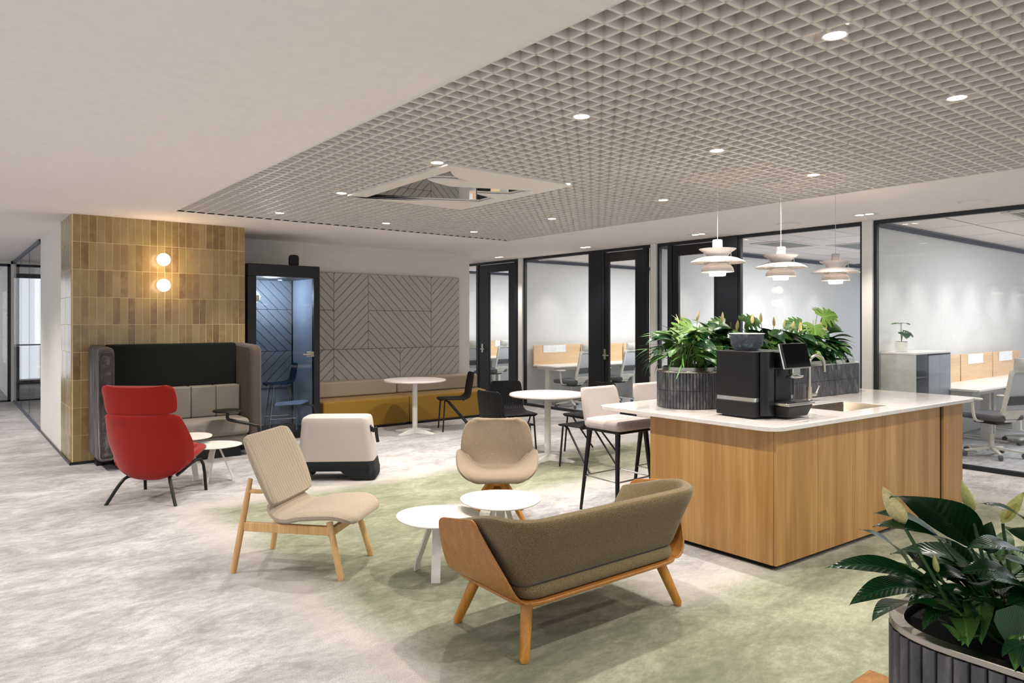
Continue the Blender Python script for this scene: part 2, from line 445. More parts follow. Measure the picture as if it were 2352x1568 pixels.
def rpoly(pts, rad, seg=6):
    out = []; n = len(pts)
    for i, p in enumerate(pts):
        r = rad[i] if isinstance(rad, (list, tuple)) else rad
        p = V(p); a = V(pts[i-1])-p; b = V(pts[(i+1) % n])-p
        r = min(r, a.length*.49, b.length*.49)
        if r < 1e-4: out.append(tuple(p)); continue
        A = p+a.normalized()*r; C = p+b.normalized()*r
        for k in range(seg+1):
            t = k/seg; q = A*(1-t)**2+p*2*t*(1-t)+C*t*t; out.append((q.x, q.y))
    return out
def rbox(x0, x1, y0, y1, r, seg=6): return rpoly([(x0, y0), (x1, y0), (x1, y1), (x0, y1)], r, seg)
def catmull(P, n):
    P = [V(p) for p in P]; Q = [2*P[0]-P[1]]+P+[2*P[-1]-P[-2]]; out = []
    for i in range(1, len(Q)-2):
        for k in range(n):
            t = k/n; a, b, c, d_ = Q[i-1:i+3]
            out.append(.5*((2*b)+(c-a)*t+(2*a-5*b+4*c-d_)*t*t+(3*b-a-3*c+d_)*t**3))
    out.append(P[-1]); return out
def shell(prof, th, nu=17, k=4, p=2.4, edge=.3):
    """prof entries (y, z, half width, wrap); wrap pushes the sides to the inner (front/up) side"""
    Q = catmull([V((a, b, c, d_)) for a, b, c, d_ in prof], k) if False else None
    pts = [V((a, b, 0)) for a, b, c, d_ in prof]; ex = [V((c, d_, 0)) for a, b, c, d_ in prof]
    A = catmull(pts, k); E_ = catmull(ex, k); P = []
    for i in range(len(A)):
        t = A[min(i+1, len(A)-1)]-A[max(i-1, 0)]; t = V((t.x, t.y)).normalized()   # along the profile (y,z)
        nrm = V((-t.y, t.x))*-1 if False else V((t.y, -t.x))
        # seat front -> back -> up: inner side is +z on the seat and +y on the back
        w, a = E_[i].x, E_[i].y; row = []
        for j in range(nu):
            u = -1+2*j/(nu-1); off = a*abs(u)**p
            row.append(V((w*u, A[i].x+nrm.x*off, A[i].y+nrm.y*off)))
        P.append(row)
    return B().slab(P, th, edge)
def plate(outer, holes, z0, z1):
    """flat plate with holes"""
    def area(l_): return sum(l_[i-1][0]*l_[i][1]-l_[i][0]*l_[i-1][1] for i in range(len(l_)))/2
    loops = [list(outer) if area(outer) > 0 else list(outer)[::-1]]+[list(h) if area(h) < 0 else list(h)[::-1] for h in holes]
    flat = [p for l_ in loops for p in l_]; n_ = len(flat)
    idx = list(range(len(loops[0]))); k0 = len(loops[0])
    for h in loops[1:]:
        hi = list(range(k0, k0+len(h))); k0 += len(h)
        _, i, j = min(((flat[p][0]-flat[q][0])**2+(flat[p][1]-flat[q][1])**2, i, j) for i, p in enumerate(idx) for j, q in enumerate(hi))
        idx = idx[:i+1]+hi[j:]+hi[:j+1]+idx[i:]
    # ear clipping on the keyhole polygon
    def cr(o, a, b): return (a[0]-o[0])*(b[1]-o[1])-(a[1]-o[1])*(b[0]-o[0])
    tri = []; ring = idx[:]; guard = 0
    while len(ring) > 3 and guard < 20000:
        done = False
        for i in range(len(ring)):
            guard += 1
            ia, ib, ic = ring[i-1], ring[i], ring[(i+1) % len(ring)]; A_, B_, C_ = flat[ia], flat[ib], flat[ic]
            if cr(A_, B_, C_) <= 1e-12: continue
            ok = True
            for q in ring:
                P_ = flat[q]
                if P_ in (A_, B_, C_): continue
                if cr(A_, B_, P_) >= -1e-12 and cr(B_, C_, P_) >= -1e-12 and cr(C_, A_, P_) >= -1e-12: ok = False; break
            if ok: tri.append((ia, ib, ic)); ring.pop(i); done = True; break
        if not done:
            for i in range(len(ring)):
                if abs(cr(flat[ring[i-1]], flat[ring[i]], flat[ring[(i+1) % len(ring)]])) <= 1e-10: ring.pop(i); done = True; break
            if not done: print('plate: stuck'); break
    if len(ring) == 3: tri.append(tuple(ring))
    b = B(); b.v = [(p[0], p[1], z1) for p in flat]+[(p[0], p[1], z0) for p in flat]
    b.f = [tuple(t) for t in tri]+[tuple(i+n_ for i in t)[::-1] for t in tri]; k0 = 0
    ta = sum(cr(flat[t[0]], flat[t[1]], flat[t[2]])/2 for t in tri); ea = sum(area(l_) for l_ in loops)
    if abs(ta-ea) > .01*abs(ea): print('plate area', ta, ea)
    for l_ in loops:
        m_ = len(l_); b.f += [(k0+i, k0+(i+1) % m_, n_+k0+(i+1) % m_, n_+k0+i) for i in range(m_)]; k0 += m_
    return b
def loft(rings):
    b = B(); n_ = len(rings[0][0])
    for pts, z_ in rings: b.v += [(p[0], p[1], z_) for p in pts]
    m_ = len(rings)
    b.f = [tuple(range(n_))[::-1], tuple((m_-1)*n_+k for k in range(n_))]+[(r_*n_+k, r_*n_+(k+1) % n_, (r_+1)*n_+(k+1) % n_, (r_+1)*n_+k) for r_ in range(m_-1) for k in range(n_)]
    return b
def face_rz(dx, dy): return atan2(-dx, dy)

# ================================================================== STRUCTURE
struct('floor', B().box(-7, 8.38, -4, 23, -.1, 0), 'carpet')
o = struct('floor_office', B().box(8.385, 15.5, -1.5, 14, -.1, 0), 'office_carpet')
GX0, GX1, GY0, GY1 = 1.905, 6.365, -2.05, 8.04
struct('ceiling', plate([(-7, -4), (8.45, -4), (8.45, 23), (-7, 23)], [[(GX0, GY0), (GX1, GY0), (GX1, GY1), (GX0, GY1)]], H, H+.12), 'ceiling')
struct('ceiling_recess', B().box(GX0-.1, GX1+.1, GY0-.1, GY1+.1, H+.125, H+.16), 'backing')
# --- open-cell grid, each blade a part
grid = struct('ceiling_grid', label='white open-cell ceiling grid with small square cells')
rimb = B()
for (a, b_, c, d_) in ((GX0, GX1, GY0, GY0+.012), (GX0, GX0+.012, GY0, GY1), (GX1-.012, GX1, GY0, GY1)):
    rimb.box(a, b_, c, d_, H-.004, H+.045)
obj('edge_trim', rimb, 'grid', grid)
obj('gap_shade_strip', B().box(GX0, GX1, GY1-.003, GY1-.001, H+.002, H+.11), 'dark_gap', grid)  # shade of the open far edge, put in as a dark strip
C0, C1 = (2.888, 4.345), (4.158, 5.99)   # cassette panel rectangle (x0,y0),(x1,y1)
PIT = .1014
def blade_mesh(L, ax):
    b = B(); w = .0075
    return b.box(0, L, -w, w, 0, .072).mesh('blade') if ax == 0 else b.box(-w, w, 0, L, 0, .072).mesh('blade')
cache = {}
def blade(L, ax, loc):
    key = (round(L, 3), ax)
    if key not in cache: cache[key] = blade_mesh(L, ax)
    obj('blade', cache[key], 'grid', grid, loc=loc)
nx = int((GX1-GX0)/PIT); ny = int((GY1-GY0)/PIT)
px_, py_ = (GX1-GX0)/nx, (GY1-GY0)/ny
for i in range(1, nx):
    x = GX0+i*px_
    if C0[0] < x < C1[0]:
        blade(C0[1]-GY0, 1, (x, GY0, H)); blade(GY1-C1[1], 1, (x, C1[1], H))
    else: blade(GY1-GY0, 1, (x, GY0, H))
for j in range(1, ny):
    y = GY0+j*py_
    if C0[1] < y < C1[1]:
        blade(C0[0]-GX0, 0, (GX0, y, H)); blade(GX1-C1[0], 0, (C1[0], y, H))
    else: blade(GX1-GX0, 0, (GX0, y, H))
# cassette panel with a mirrored recess
hole = [(3.057, 6.0), (3.03, 5.2), (3.018, 4.49), (3.04, 4.53), (3.08, 4.576), (3.15, 4.64), (3.227, 4.694), (3.35, 4.734), (3.278, 4.752), (3.16, 4.80), (3.055, 4.887),
        (3.11, 4.925), (3.181, 4.955), (3.27, 4.99), (3.361, 5.017), (3.54, 4.945), (3.703, 4.866), (3.87, 4.80), (4.03, 4.735), (4.03, 4.88), (4.021, 5.026), (3.93, 5.08), (3.838, 5.139), (3.751, 5.168), (3.89, 5.215), (4.02, 5.253), (4.047, 5.539), (3.56, 5.77)]
cs = thing('ceiling_cassette', 'square white ceiling panel with a curved mirrored cut-out set in the grid', 'ceiling panel', (C0[0], C0[1], H))
sh = [(x-C0[0], y-C0[1]) for x, y in hole]
obj('panel', plate([(0, 0), (C1[0]-C0[0], 0), (C1[0]-C0[0], C1[1]-C0[1]), (0, C1[1]-C0[1])], [sh], -.016, -.002), 'grid', cs)
cw0, ch0 = C1[0]-C0[0], C1[1]-C0[1]
obj('side_frame', plate([(0, 0), (cw0, 0), (cw0, ch0), (0, ch0)], [[(.01, .01), (cw0-.01, .01), (cw0-.01, ch0-.01), (.01, ch0-.01)]], -.0019, .075), 'grid', cs)
obj('mirror', B().box(.02, 1.25, .02, 1.625, .0, .006), 'mirror', cs)

def tiles(parent, origin, ax, n, rows, w=.0755, h=.3, gap=.0055, z0=.0):
    """tiles standing on a vertical face; ax 0: along +x facing -y; ax 1: along +y facing -x"""
    for i in range(n):
        for r in range(rows):
            z = z0+r*h; hh = min(h, H-z)
            if hh < .02: continue
            pr = random.uniform(.006, .0085); a, b_ = gap/2, w-gap/2
            key = ('t', ax, round(hh, 3))
            if key not in cache:
                b = B()
                if ax == 0: b.box(a, b_, -.0065, -.0035, gap/2, hh-gap/2)
                else: b.box(-.0065, -.0035, a, b_, gap/2, hh-gap/2)
                cache[key] = b.mesh('tile')
            o_ = obj('tile', cache[key], 'tile', parent, loc=(origin[0]+(i*w if ax == 0 else random.uniform(-.0007, .0007)), origin[1]+(i*w if ax == 1 else random.uniform(-.0007, .0007)), z))
wt = struct('wall_tiled', B().box(1.095, 2.925, 8.9187, 9.3, 0, H-.001), 'grout', label='projecting wall end clad in upright ochre glazed tiles')
tiles(wt, (1.098, 8.922), 0, 24, 10, w=.07612, z0=-.29)
ws = struct('wall_left', B().box(1.0867, 1.32, 8.93, 9.75, 0, H-.001), 'grout', label='short tiled return of the ochre tiled wall beside the corridor')
tiles(ws, (1.090, 8.922), 1, 11, 10, w=.0753, z0=-.29)
struct('wall_corridor', B().box(1.085, 1.25, 9.751, 11.95, 0, H-.001), 'wall')
struct('baseboard_tiled', B().box(1.075, 2.925, 8.905, 8.912, 0, .03).box(1.068, 1.076, 8.905, 11.95, 0, .03), 'frame')
struct('wall_back', B().box(2.925, 7.131, 10.05, 10.25, 0, H-.001), 'wall')
struct('wall_inner', B().box(1.33, 2.924, 9.301, 10.2, 0, H-.001), 'wall')
struct('wall_end', B().box(7.0, 7.13, 10.251, 13.2, 0, H-.001), 'wall')
# corridor glass on the left
w5 = struct('window_5')
obj('pane', B().box(1.08, 1.09, 11.96, 16.6, .03, H-.05), 'glass', w5)
obj('pane_joint', B().box(1.079, 1.091, 13.6, 13.605, .03, H-.05).box(1.079, 1.091, 15.1, 15.105, .03, H-.05), 'frame', w5)
obj('window_frame', B().box(1.065, 1.105, 11.96, 16.6, H-.05, H-.002).box(1.065, 1.105, 11.96, 16.6, 0, .03), 'trim', w5)
struct('wall_far', B().box(1.04, 1.09, 16.7, 21, 0, H-.001), 'wall')
w6 = struct('window_6')
fb = B()
for a, b_, c, d_ in ((-.4, 1.035, 2.60, 2.65), (-.4, 1.035, 0, .03), (.985, 1.035, .0, 2.65), (1.10, 3.2, 2.60, 2.65), (1.10, 3.2, 0, .06), (1.22, 1.42, .06, 2.6)):
    fb.box(a, b_, 16.7, 16.76, c, d_)
obj('window_frame', fb, 'frame', w6)
obj('pane', B().box(-.4, .985, 16.725, 16.735, .03, 2.6).box(1.10, 1.22, 16.725, 16.735, .06, 2.6).box(1.42, 3.2, 16.725, 16.735, .06, 2.6), 'glass', w6)
struct('ceiling_far', B().box(-.4, 3.2, 16.7, 16.78, 2.65, H-.002), 'wall')
w7 = struct('window_7')
fb = B()
for xx in (.2, 1.5, 2.0, 3.2, 4.4): fb.box(xx, xx+.06, 21, 21.1, 0, H-.15)
fb.box(-3, 6, 21, 21.1, 0, .1).box(-3, 6, 21, 21.1, .95, .98).box(-3, 6, 21, 21.1, 2.6, 2.7)
obj('window_frame', fb, 'frame', w7)
o = tag(obj('painting', B().box(1.0, 1.035, 17.15, 18.4, .69, 2.15), 'painting', bevel=.004), 'abstract painting in pale tones hanging beyond the far left glass', 'painting')
sf = thing('lounge_bench', 'tan and grey upholstered bench far beyond the corridor glass', 'bench', (2.38, 20.2, 0))
obj('seat', B().box(-1.2, 1.2, -.3, .3, .12, .45), 'cart', sf, bevel=.03); obj('backrest', B().box(-1.2, 1.2, .2, .35, .45, .95), 'taupe', sf, bevel=.03)
obj('base', B().box(-1.1, 1.1, -.2, .25, 0, .12), 'black', sf)
st = thing('side_table', 'small pale table in front of the far lounge bench behind corridor glass', 'table', (1.85, 18.3, 0))
obj('tabletop', B().lathe([(0.001, .54), (.35, .54), (.35, .57), (.001, .57)], 24), 'table_top', st)
for k in range(3):
    a = 2*pi*k/3+.4; obj('leg', B().tube([(.25*cos(a), .25*sin(a), .54), (.3*cos(a), .3*sin(a), 0)], .012, 8), 'black', st)

# --- glass partition to the offices (plane x = 8.38)
XG = 8.38
def frame_box(b, y0, y1, z0, z1, t=.03): b.box(XG-t, XG+t, min(y0, y1), max(y0, y1), z0, z1)
def window(nm, y1, y0, lab):
    """glazed bay between y0 < y1 with slim black frame"""
    w = struct(nm, label=lab); b = B()
    frame_box(b, y0, y1, 2.66, H-.002); frame_box(b, y0, y1, 0.001, .045); frame_box(b, y0, y0+.035, .045, 2.66); frame_box(b, y1-.035, y1, .045, 2.66)
    obj('window_frame', b, 'frame', w, bevel=.002, seg=1)
    obj('pane', B().box(XG-.005, XG+.005, y0+.035, y1-.035, .045, 2.66), 'glass', w)
    return w
def door(nm, y1, y0, g1, g0, lab, hy):
    """black leaf between y0 < y1, its glass between g0 < g1, handle at hy"""
    w = struct(nm, label=lab); b = B()
    frame_box(b, y0, y1, 2.66, H-.002, .035); frame_box(b, y0-.0, y0+.05, 0.001, 2.66, .035); frame_box(b, y1-.05, y1, 0.001, 2.66, .035)
    obj('door_frame', b, 'frame', w, bevel=.003, seg=1)
    b = B(); a0, a1 = y0+.055, y1-.055
    frame_box(b, a0, g0, .01, 2.65, .024); frame_box(b, g1, a1, .01, 2.65, .024); frame_box(b, g0, g1, 2.50, 2.65, .024); frame_box(b, g0, g1, .01, .12, .024)
    lf = obj('door_leaf', b, 'black', w, bevel=.003, seg=1)
    obj('pane', B().box(XG-.005, XG+.005, g0, g1, .12, 2.5), 'glass', w)
    hb = B().box(XG-.036, XG-.024, hy-.025, hy+.025, .93, 1.10).tube([(XG-.03, hy, 1.0), (XG-.075, hy, 1.0), (XG-.08, hy-.02, 1.0), (XG-.08, hy-.12, 1.0)], .009, 8)
    obj('door_handle', hb, 'chrome', lf)
    return w
window('window_1', 13.2, 11.5, 'glazed bay seen at the end of the grey panelled wall')
door('door_1', 11.5, 10.27, 11.12, 10.50, 'black framed glass door farthest from the kitchen island', 11.32)
window('window_8', 10.27, 10.17, 'narrow glass strip beside the farthest black door')
struct('wall_1', B().box(XG-.06, 15.5, 10.052, 10.17, 0, H-.001), 'wall_white')
window('window_2', 10.05, 8.33, 'glazed office bay between white pier and black middle door')
struct('trim_1', B().box(XG-.035, XG+.035, 8.065, 8.33, 0.001, H-.002), 'frame')
door('door_2', 8.06, 7.15, 7.916, 7.356, 'black framed glass door behind the bar stools', 7.99)
window('window_9', 7.15, 7.02, 'narrow glass strip right of the middle black door')
struct('wall_2', B().box(XG-.06, 15.5, 6.912, 7.02, 0, H-.001), 'wall_white')
window('window_10', 6.91, 6.69, 'narrow glass strip left of the black door behind the pendants')
door('door_3', 6.69, 5.80, 6.53, 5.92, 'black framed glass door behind the left pendant lamp', 5.86)
struct('trim_2', B().box(XG-.035, XG+.035, 5.535, 5.795, 0.001, H-.002), 'frame')
window('window_3', 5.53, 3.87, 'large glazed bay behind the island plants')
struct('wall_3', B().box(XG-.06, 15.5, 3.752, 3.87, 0, H-.001), 'wall_white')
window('window_4', 3.75, -1.0, 'widest glazed bay at the right of the photo')
struct('wall_4', B().box(XG+.1, 15.5, 13.25, 13.4, 0, H-.001), 'wall_white')
struct('wall_right', B().box(XG+.1, 15.5, -1.5, -1.4, 0, H-.001), 'wall_white')
# trims along the wall tops
tb = B()
for y in (13.25, 10.052, 6.912, 3.752): tb.box(XG+.04, 15.4, y-.02, y-.001, 2.635, 2.69)
struct('trim_3', tb, 'trim')
# far office windows
w11 = struct('window_11'); fb = B()
for y in [(-1.4+i*1.23) for i in range(13)]: fb.box(15.4, 15.46, y, y+.06, .0, H)
fb.box(15.4, 15.46, -1.4, 13.4, 0, .5).box(15.4, 15.46, -1.4, 13.4, 2.55, H)
obj('window_frame', fb, 'trim', w11)
# office ceiling tiles
oc = struct('ceiling_office', B().box(XG+.07, 15.5, -1.5, 13.4, H+.03, H+.06), 'groove')
tm = B().box(.010, .590, .010, .590, .0, .02).mesh('ceiling_tile')
tm2 = B().box(.012, 1.188, .012, .588, .0, .02).mesh('ceiling_tile')
for y0, nrow in ((10.2, 5), (7.05, 5), (3.9, 5), (.15, 6)):
    for j in range(nrow):
        for i in range(5):
            obj('ceiling_tile', tm2, 'ceiling', oc, loc=(XG+.08+i*1.2, y0+j*.6, H-.0))
# air grilles
for k, (x, y) in enumerate(((9.3, 2.35), (11.2, 2.35), (9.9, 5.75), (11.0, 5.15))):
    lab = ['slatted air grille in the office ceiling above the grey cabinet', 'plain grey return grille in the right-hand office ceiling', 'slatted air grille above the office behind the middle pendant', 'flat grey grille in the office ceiling behind the right pendant'][k]
    t = thing('air_grille', lab, 'air grille', (x, y, H-.012), 0)
    obj('frame', plate([(-.5, -.28), (.5, -.28), (.5, .28), (-.5, .28)], [[(-.44, -.22), (.44, -.22), (.44, .22), (-.44, .22)]], 0, .012), 'white_metal', t)
    for i in range(9):
        yy = -.2+i*.05; obj('slat', B().box(-.44, .44, yy-.014, yy+.008, .001, .011), 'duct_grey', t)
# ceiling speakers and twin downlights of the corridor strip
for (x, y, lab) in ((7.77, 2.54, 'round white ceiling speaker near the right edge'), (7.86, 4.515, 'round white ceiling speaker above the middle pendant')):
    t = thing('ceiling_speaker', lab, 'speaker', (x, y, H), 0)
    obj('rim', B().lathe([(.001, -.012), (.12, -.012), (.135, -.008), (.14, 0)], 32), 'white_metal', t)
    obj('grille', B().lathe([(.001, -.0145), (.11, -.0145), (.115, -.012)], 32), 'ceiling', t)
labs = ['recessed twin downlight nearest the grey panelled wall', 'recessed twin downlight in front of the middle office bay', 'recessed twin downlight left of the left pendant', 'recessed twin downlight above the right pendant']
for (x, y), lab in zip(TWIN[:4], labs):
    t = thing('twin_downlight', lab, 'downlight', (x, y, H), 0, 'twin downlights along the glass wall')
    obj('trim_plate', plate([(-.075, -.12), (.075, -.12), (.075, .12), (-.075, .12)], [[(.045*cos(a), s*.052+.045*sin(a)) for a in [2*pi*k/16 for k in range(16)]] for s in (-1, 1)], -.004, .0), 'white_metal', t)
    for s in (-1, 1): obj('lamp', B().lathe([(.001, -.002), (.04, -.002)], 20, (0, s*.052, 0)), 'lamp_disc', t)
# downlights in the grid
ord_ = {0: 'left', 1: 'middle', 2: 'right'}
rows = ['nearest the camera', 'second from the camera', 'third from the camera', 'fourth from the camera', 'farthest from the camera']
dl0 = None
for i, (x, y) in enumerate(GRID_LIGHTS):
    lab = 'round recessed downlight in the grid ceiling, %s column, row %s' % (ord_[i % 3], rows[i//3])
    if dl0 is None:
        dl0 = t = thing('grid_downlight', lab, 'downlight', (x, y, H-.003), 0, 'round downlights set in the grid ceiling')
        obj('ring', B().lathe([(.043, .002), (.05, .0), (.051, .004), (.051, .03), (.046, .03), (.043, .002)], 28), 'white_metal', t)
        obj('lamp', B().lathe([(.001, .003), (.0435, .003)], 28), 'lamp_disc', t)
    else: dup(dl0, (x, y, H-.003), 0, lab)

# ================================================================== TALL OBJECTS ALONG THE WALLS
# wall globes
for z, lab in ((2.255, 'upper glowing opal globe lamp on the tiled wall'), (1.96, 'lower glowing opal globe lamp on the tiled wall')):
    t = thing('wall_lamp', lab, 'lamp', (1.985, 8.914, z), 0)
    obj('mount', B().lathe([(.001, 0), (.05, 0), (.05, .02), (.001, .02)], 24).mesh('mount'), 'chrome', t).rotation_euler = (pi/2, 0, 0)
    prof = [(max(.001, .073*sin(a)), .067-.056*cos(a)) for a in [pi*k/14 for k in range(15)]]
    obj('globe', B().lathe(prof, 28), 'lamp_globe', t).rotation_euler = (pi/2, 0, 0)

# acoustic panel wall: diagonal strips
ap = thing('acoustic_panel', 'large grey felt wall covering with diagonal grooved strips above the bench', 'wall panel', (3.2, 10.045, .6))
obj('backing', B().box(0, 3.69, -.03, -.004, 0, 1.68), 'groove', ap)
def clip(poly, a, b, c):   # keep a*x+b*y<=c
    out = []; n_ = len(poly)
    for i in range(n_):
        p, q = poly[i], poly[(i+1) % n_]; dp, dq = a*p[0]+b*p[1]-c, a*q[0]+b*q[1]-c
        if dp <= 0: out.append(p)
        if dp*dq < 0: t = dp/(dp-dq); out.append((p[0]+(q[0]-p[0])*t, p[1]+(q[1]-p[1])*t))
    return out
Z1, Z2, Z3 = 2.28-.6, 1.714-.6, 1.12-.6
X_ = lambda x: x-3.2
regs = [(X_(3.2), X_(4.6), Z2, Z1, -1), (X_(3.2), X_(4.6), Z3, Z2, -1), (X_(3.2), X_(4.6), 0, Z3, 1), (X_(4.6), X_(5.172), Z3, Z1, 1), (X_(4.6), X_(5.735), 0, Z3, -1),
        (X_(5.172), X_(6.32), Z2, Z1, -1), (X_(5.172), X_(6.32), Z3, Z2, -1), (X_(5.735), X_(6.32), 0, Z3, 1), (X_(6.32), X_(6.89), Z3, Z1, 1), (X_(6.32), X_(6.89), 0, Z3, 1)]
for (a0, a1, b0, b1, sgn) in regs:
    g_ = .004; rect = [(a0+g_, b0+g_), (a1-g_, b0+g_), (a1-g_, b1-g_), (a0+g_, b1-g_)]
    sp_ = .142; s2 = 1/sqrt(2)
    # coordinate along normal of the grooves; anchored at the corner shared by the fans
    cx_, cz_ = (a1, b0) if sgn < 0 else (a0, b0)
    off = (cx_-sgn*cz_)
    for k in range(-20, 21):
        lo, hi = off+k*sp_+.006, off+(k+1)*sp_-.006      # x - sgn*z in [lo,hi]
        poly = clip(clip(rect, 1, -sgn, hi), -1, sgn, -lo)
        if len(poly) < 3: continue
        ar = abs(sum(poly[i][0]*poly[(i+1) % len(poly)][1]-poly[(i+1) % len(poly)][0]*poly[i][1] for i in range(len(poly))))/2
        if ar < .0006: continue
        obj('panel_strip', B().prism(poly, -.045, -.028, plane='xz'), 'panel', ap)

# long bench, two modules
bt = {}
bnames = [(4.10, 5.46, 'left mustard bench module with beige back against the grey panels'), (5.47, 6.86, 'right mustard bench module with beige back beside the glass wall')]
for i, (a0, a1, lab) in enumerate(bnames):
    t = thing('bench', lab, 'bench', (a0, 9.24, 0))
    L = a1-a0
    ext = .22 if i else 0
    obj('seat', B().box(0, L, 0, .76, .035, .425), 'mustard', t, bevel=.02, seg=3)
    if i: obj('seat_end', B().prism(rpoly([(L+.003, .0), (L+.12, .12), (L+.25, .50), (L+.25, .74), (L+.003, .74)], .05), .035, .42), 'mustard', t, bevel=.015)
    obj('backrest', B().box(.0, L+(.14 if i else .07)-(.0), .50, .755, .428, .655), 'bench_back', t, bevel=.025, seg=3) if not i else obj('backrest', B().box(.075, L+.22, .50, .755, .428, .655), 'bench_back', t, bevel=.025, seg=3)
    obj('plinth', B().box(.03, L-.03, .04, .7, 0, .035), 'black', t)

# phone booth
BX0, BX1, BY0, BY1, BT = 3.02, 3.985, 9.1, 9.98, 2.285
pb = thing('phone_booth', 'black framed glass phone booth between tiled wall and grey panels', 'phone booth', (BX0, BY0, 0))
w_, d_ = BX1-BX0, BY1-BY0
obj('roof', B().box(0, w_, 0, d_, BT-.16, BT), 'black', pb, bevel=.01)
obj('base', B().box(0, w_, 0, d_, 0, .08), 'black', pb)
for (a0, a1, b0, b1) in ((0, .11, 0, .07), (w_-.085, w_, 0, .07), (0, .05, d_-.05, d_), (w_-.05, w_, d_-.05, d_)):
    obj('post', B().box(a0, a1, b0, b1, .08, BT-.16), 'black', pb, bevel=.004)
obj('side_wall', B().box(w_-.045, w_-.01, .071, d_-.051, .08, BT-.16), 'booth_felt', pb, label='blue-grey felt inner wall')
obj('side_wall', B().box(.01, .045, .071, d_-.051, .08, BT-.16), 'black', pb)
obj('back_pane', B().box(.05, w_-.05, d_-.03, d_-.02, .08, BT-.16), 'glass_booth', pb)
dr = obj('door', B().box(.112, w_-.087, .02, .03, .085, BT-.165), 'glass_booth', pb)
obj('hinge', B().box(.07, .15, .005, .019, 1.80, 1.88), 'steel', dr, bevel=.004)
obj('hinge', B().box(.07, .15, .005, .019, .2, .28), 'steel', dr, bevel=.004)
obj('handle', B().box(w_-.19, w_-.055, .002, .019, 1.07, 1.14).tube([(w_-.15, .004, 1.105), (w_-.15, -.04, 1.105), (w_-.26, -.045, 1.105)], .011, 10), 'steel', dr, bevel=.003)
obj('ceiling_light', B().lathe([(.001, 2.118), (.03, 2.118)], 16, (.66, .65, 0)), emit('booth_spot', (210, 230, 255), 8), pb)
t = tag(obj('fan_unit', B().prism(rbox(-.065, .065, 0, .155, .045), -.03, .03, plane='xz'), 'black_matte', bevel=.012, seg=3, loc=(3.70, 9.3, BT+.001)), 'small black rounded unit standing on top of the phone booth', 'device')
# booth interior: high stool and shelf table
bs = thing('booth_stool', 'navy shell high stool on thin chrome legs inside the phone booth', 'stool', (3.60, 9.52, .08), radians(80))
obj('seat_shell', shell([(.20, .60, .15, 0), (.19, .625, .19, 0), (.08, .62, .20, .0), (-.08, .615, .20, .02), (-.16, .65, .19, .02), (-.19, .76, .18, .02), (-.21, .86, .17, .02), (-.215, .89, .13, .01)], .012), 'navy', bs)
for sx in (-1, 1):
    for sy in (-1, 1):
        obj('leg', B().tube([(sx*.12, sy*.11, .605), (sx*.19, sy*.18, 0)], .008, 8), 'chrome', bs)
obj('footrest', B().tube([(-.18, -.165, .16), (.18, -.165, .16), (.18, .165, .16), (-.18, .165, .16), (-.18, -.165, .16)], .006, 8), 'chrome', bs)
bt_ = thing('booth_table', 'small pale work shelf inside the phone booth, left side', 'table', (3.07, 9.45, 1.02))
obj('tabletop', B().prism(rpoly([(0, -.25), (.17, -.2), (.22, 0), (.17, .2), (0, .25)], .06), 0, .025), 'birch', bt_)
obj('bracket', B().box(0, .12, -.02, .02, -.06, -.001), 'black', bt_)
# blue tablet table on a bent black arm in front of the booth
tt = thing('tablet_table', 'blue topped tablet table on bent black tube before the phone booth', 'table', (3.62, 8.78, 0), 0)
obj('tabletop', B().prism(rpoly([(-.42, -.10), (-.30, .12), (.08, .20), (.12, .12), (-.08, -.14)], .03), .50, .518), 'blue_top', tt)
obj('bracket', B().box(-.02, .09, .02, .09, .475, .499), 'black', tt)
obj('arm', B().tube(catmull([(.03, .06, .47), (.12, .06, .46), (.17, .06, .40), (.22, .06, .02), (.22, .06, .011)], 4), .011, 10), 'black', tt)
obj('foot', B().lathe([(.001, 0), (.14, 0), (.14, .008), (.02, .012), (.001, .012)], 28, (.22, .06, 0)), 'black', tt)

# high-backed booth sofa
hs = thing('booth_sofa', 'high-backed sofa with charcoal shell and grey seat against the tiled wall', 'sofa', (1.24, 8.24, 0))
wl = rbox(0, .15, 0, .648, [.07, .07, .0, .0])
def wing(x0, x1): return B().prism(rpoly([(0, .11), (.648, .11), (.648, 1.29), (0, 1.27)], [.06, .0, .0, .10], 8), x0, x1, plane='yz')
obj('wing', wing(0, .15), 'streaked', hs, bevel=.035, seg=4, label='left wing, streaked grey-brown outer felt')
obj('wing', wing(1.53, 1.66), 'brown_felt', hs, bevel=.035, seg=4, label='right wing, brown-grey felt')
obj('back_shell', B().box(.151, 1.529, .52, .647, .11, 1.29), 'charcoal', hs, bevel=.02)
obj('seat_base', B().box(.151, 1.529, .06, .519, .12, .25), 'grey_cush', hs, bevel=.02)
obj('seat', B().box(.153, 1.527, .0, .42, .252, .44), 'grey_cush', hs, bevel=.05, seg=4)
for i in range(5):
    a0 = .153+i*.2748; obj('back_cushion', B().box(a0+.001, a0+.2738, .36, .518, .442, .80), 'grey_cush', hs, bevel=.018, seg=3)
obj('plinth', B().box(.2, 1.45, .1, .55, 0, .12), 'black', hs)
for xx in (.08, 1.6): obj('foot', B().box(xx-.03, xx+.03, .45, .6, 0, .109), 'black', hs)
sa = thing('swing_table', 'round black swing tray on bent black tube beside the booth sofa', 'tray table', (2.80, 8.05, 0))
obj('tray', B().lathe([(.001, .547), (.155, .547), (.16, .555), (.155, .565), (.001, .565)], 36, (-.33, .05, 0)), 'black_matte', sa)
obj('arm', B().tube(catmull([(-.33, .05, .545), (-.33, .05, .47), (-.27, .05, .44), (-.06, .0, .38), (0, 0, .33), (0, 0, .012)], 5), .018, 12), 'black', sa)
obj('foot', B().box(-.06, .06, -.05, .18, 0, .012), 'black', sa)

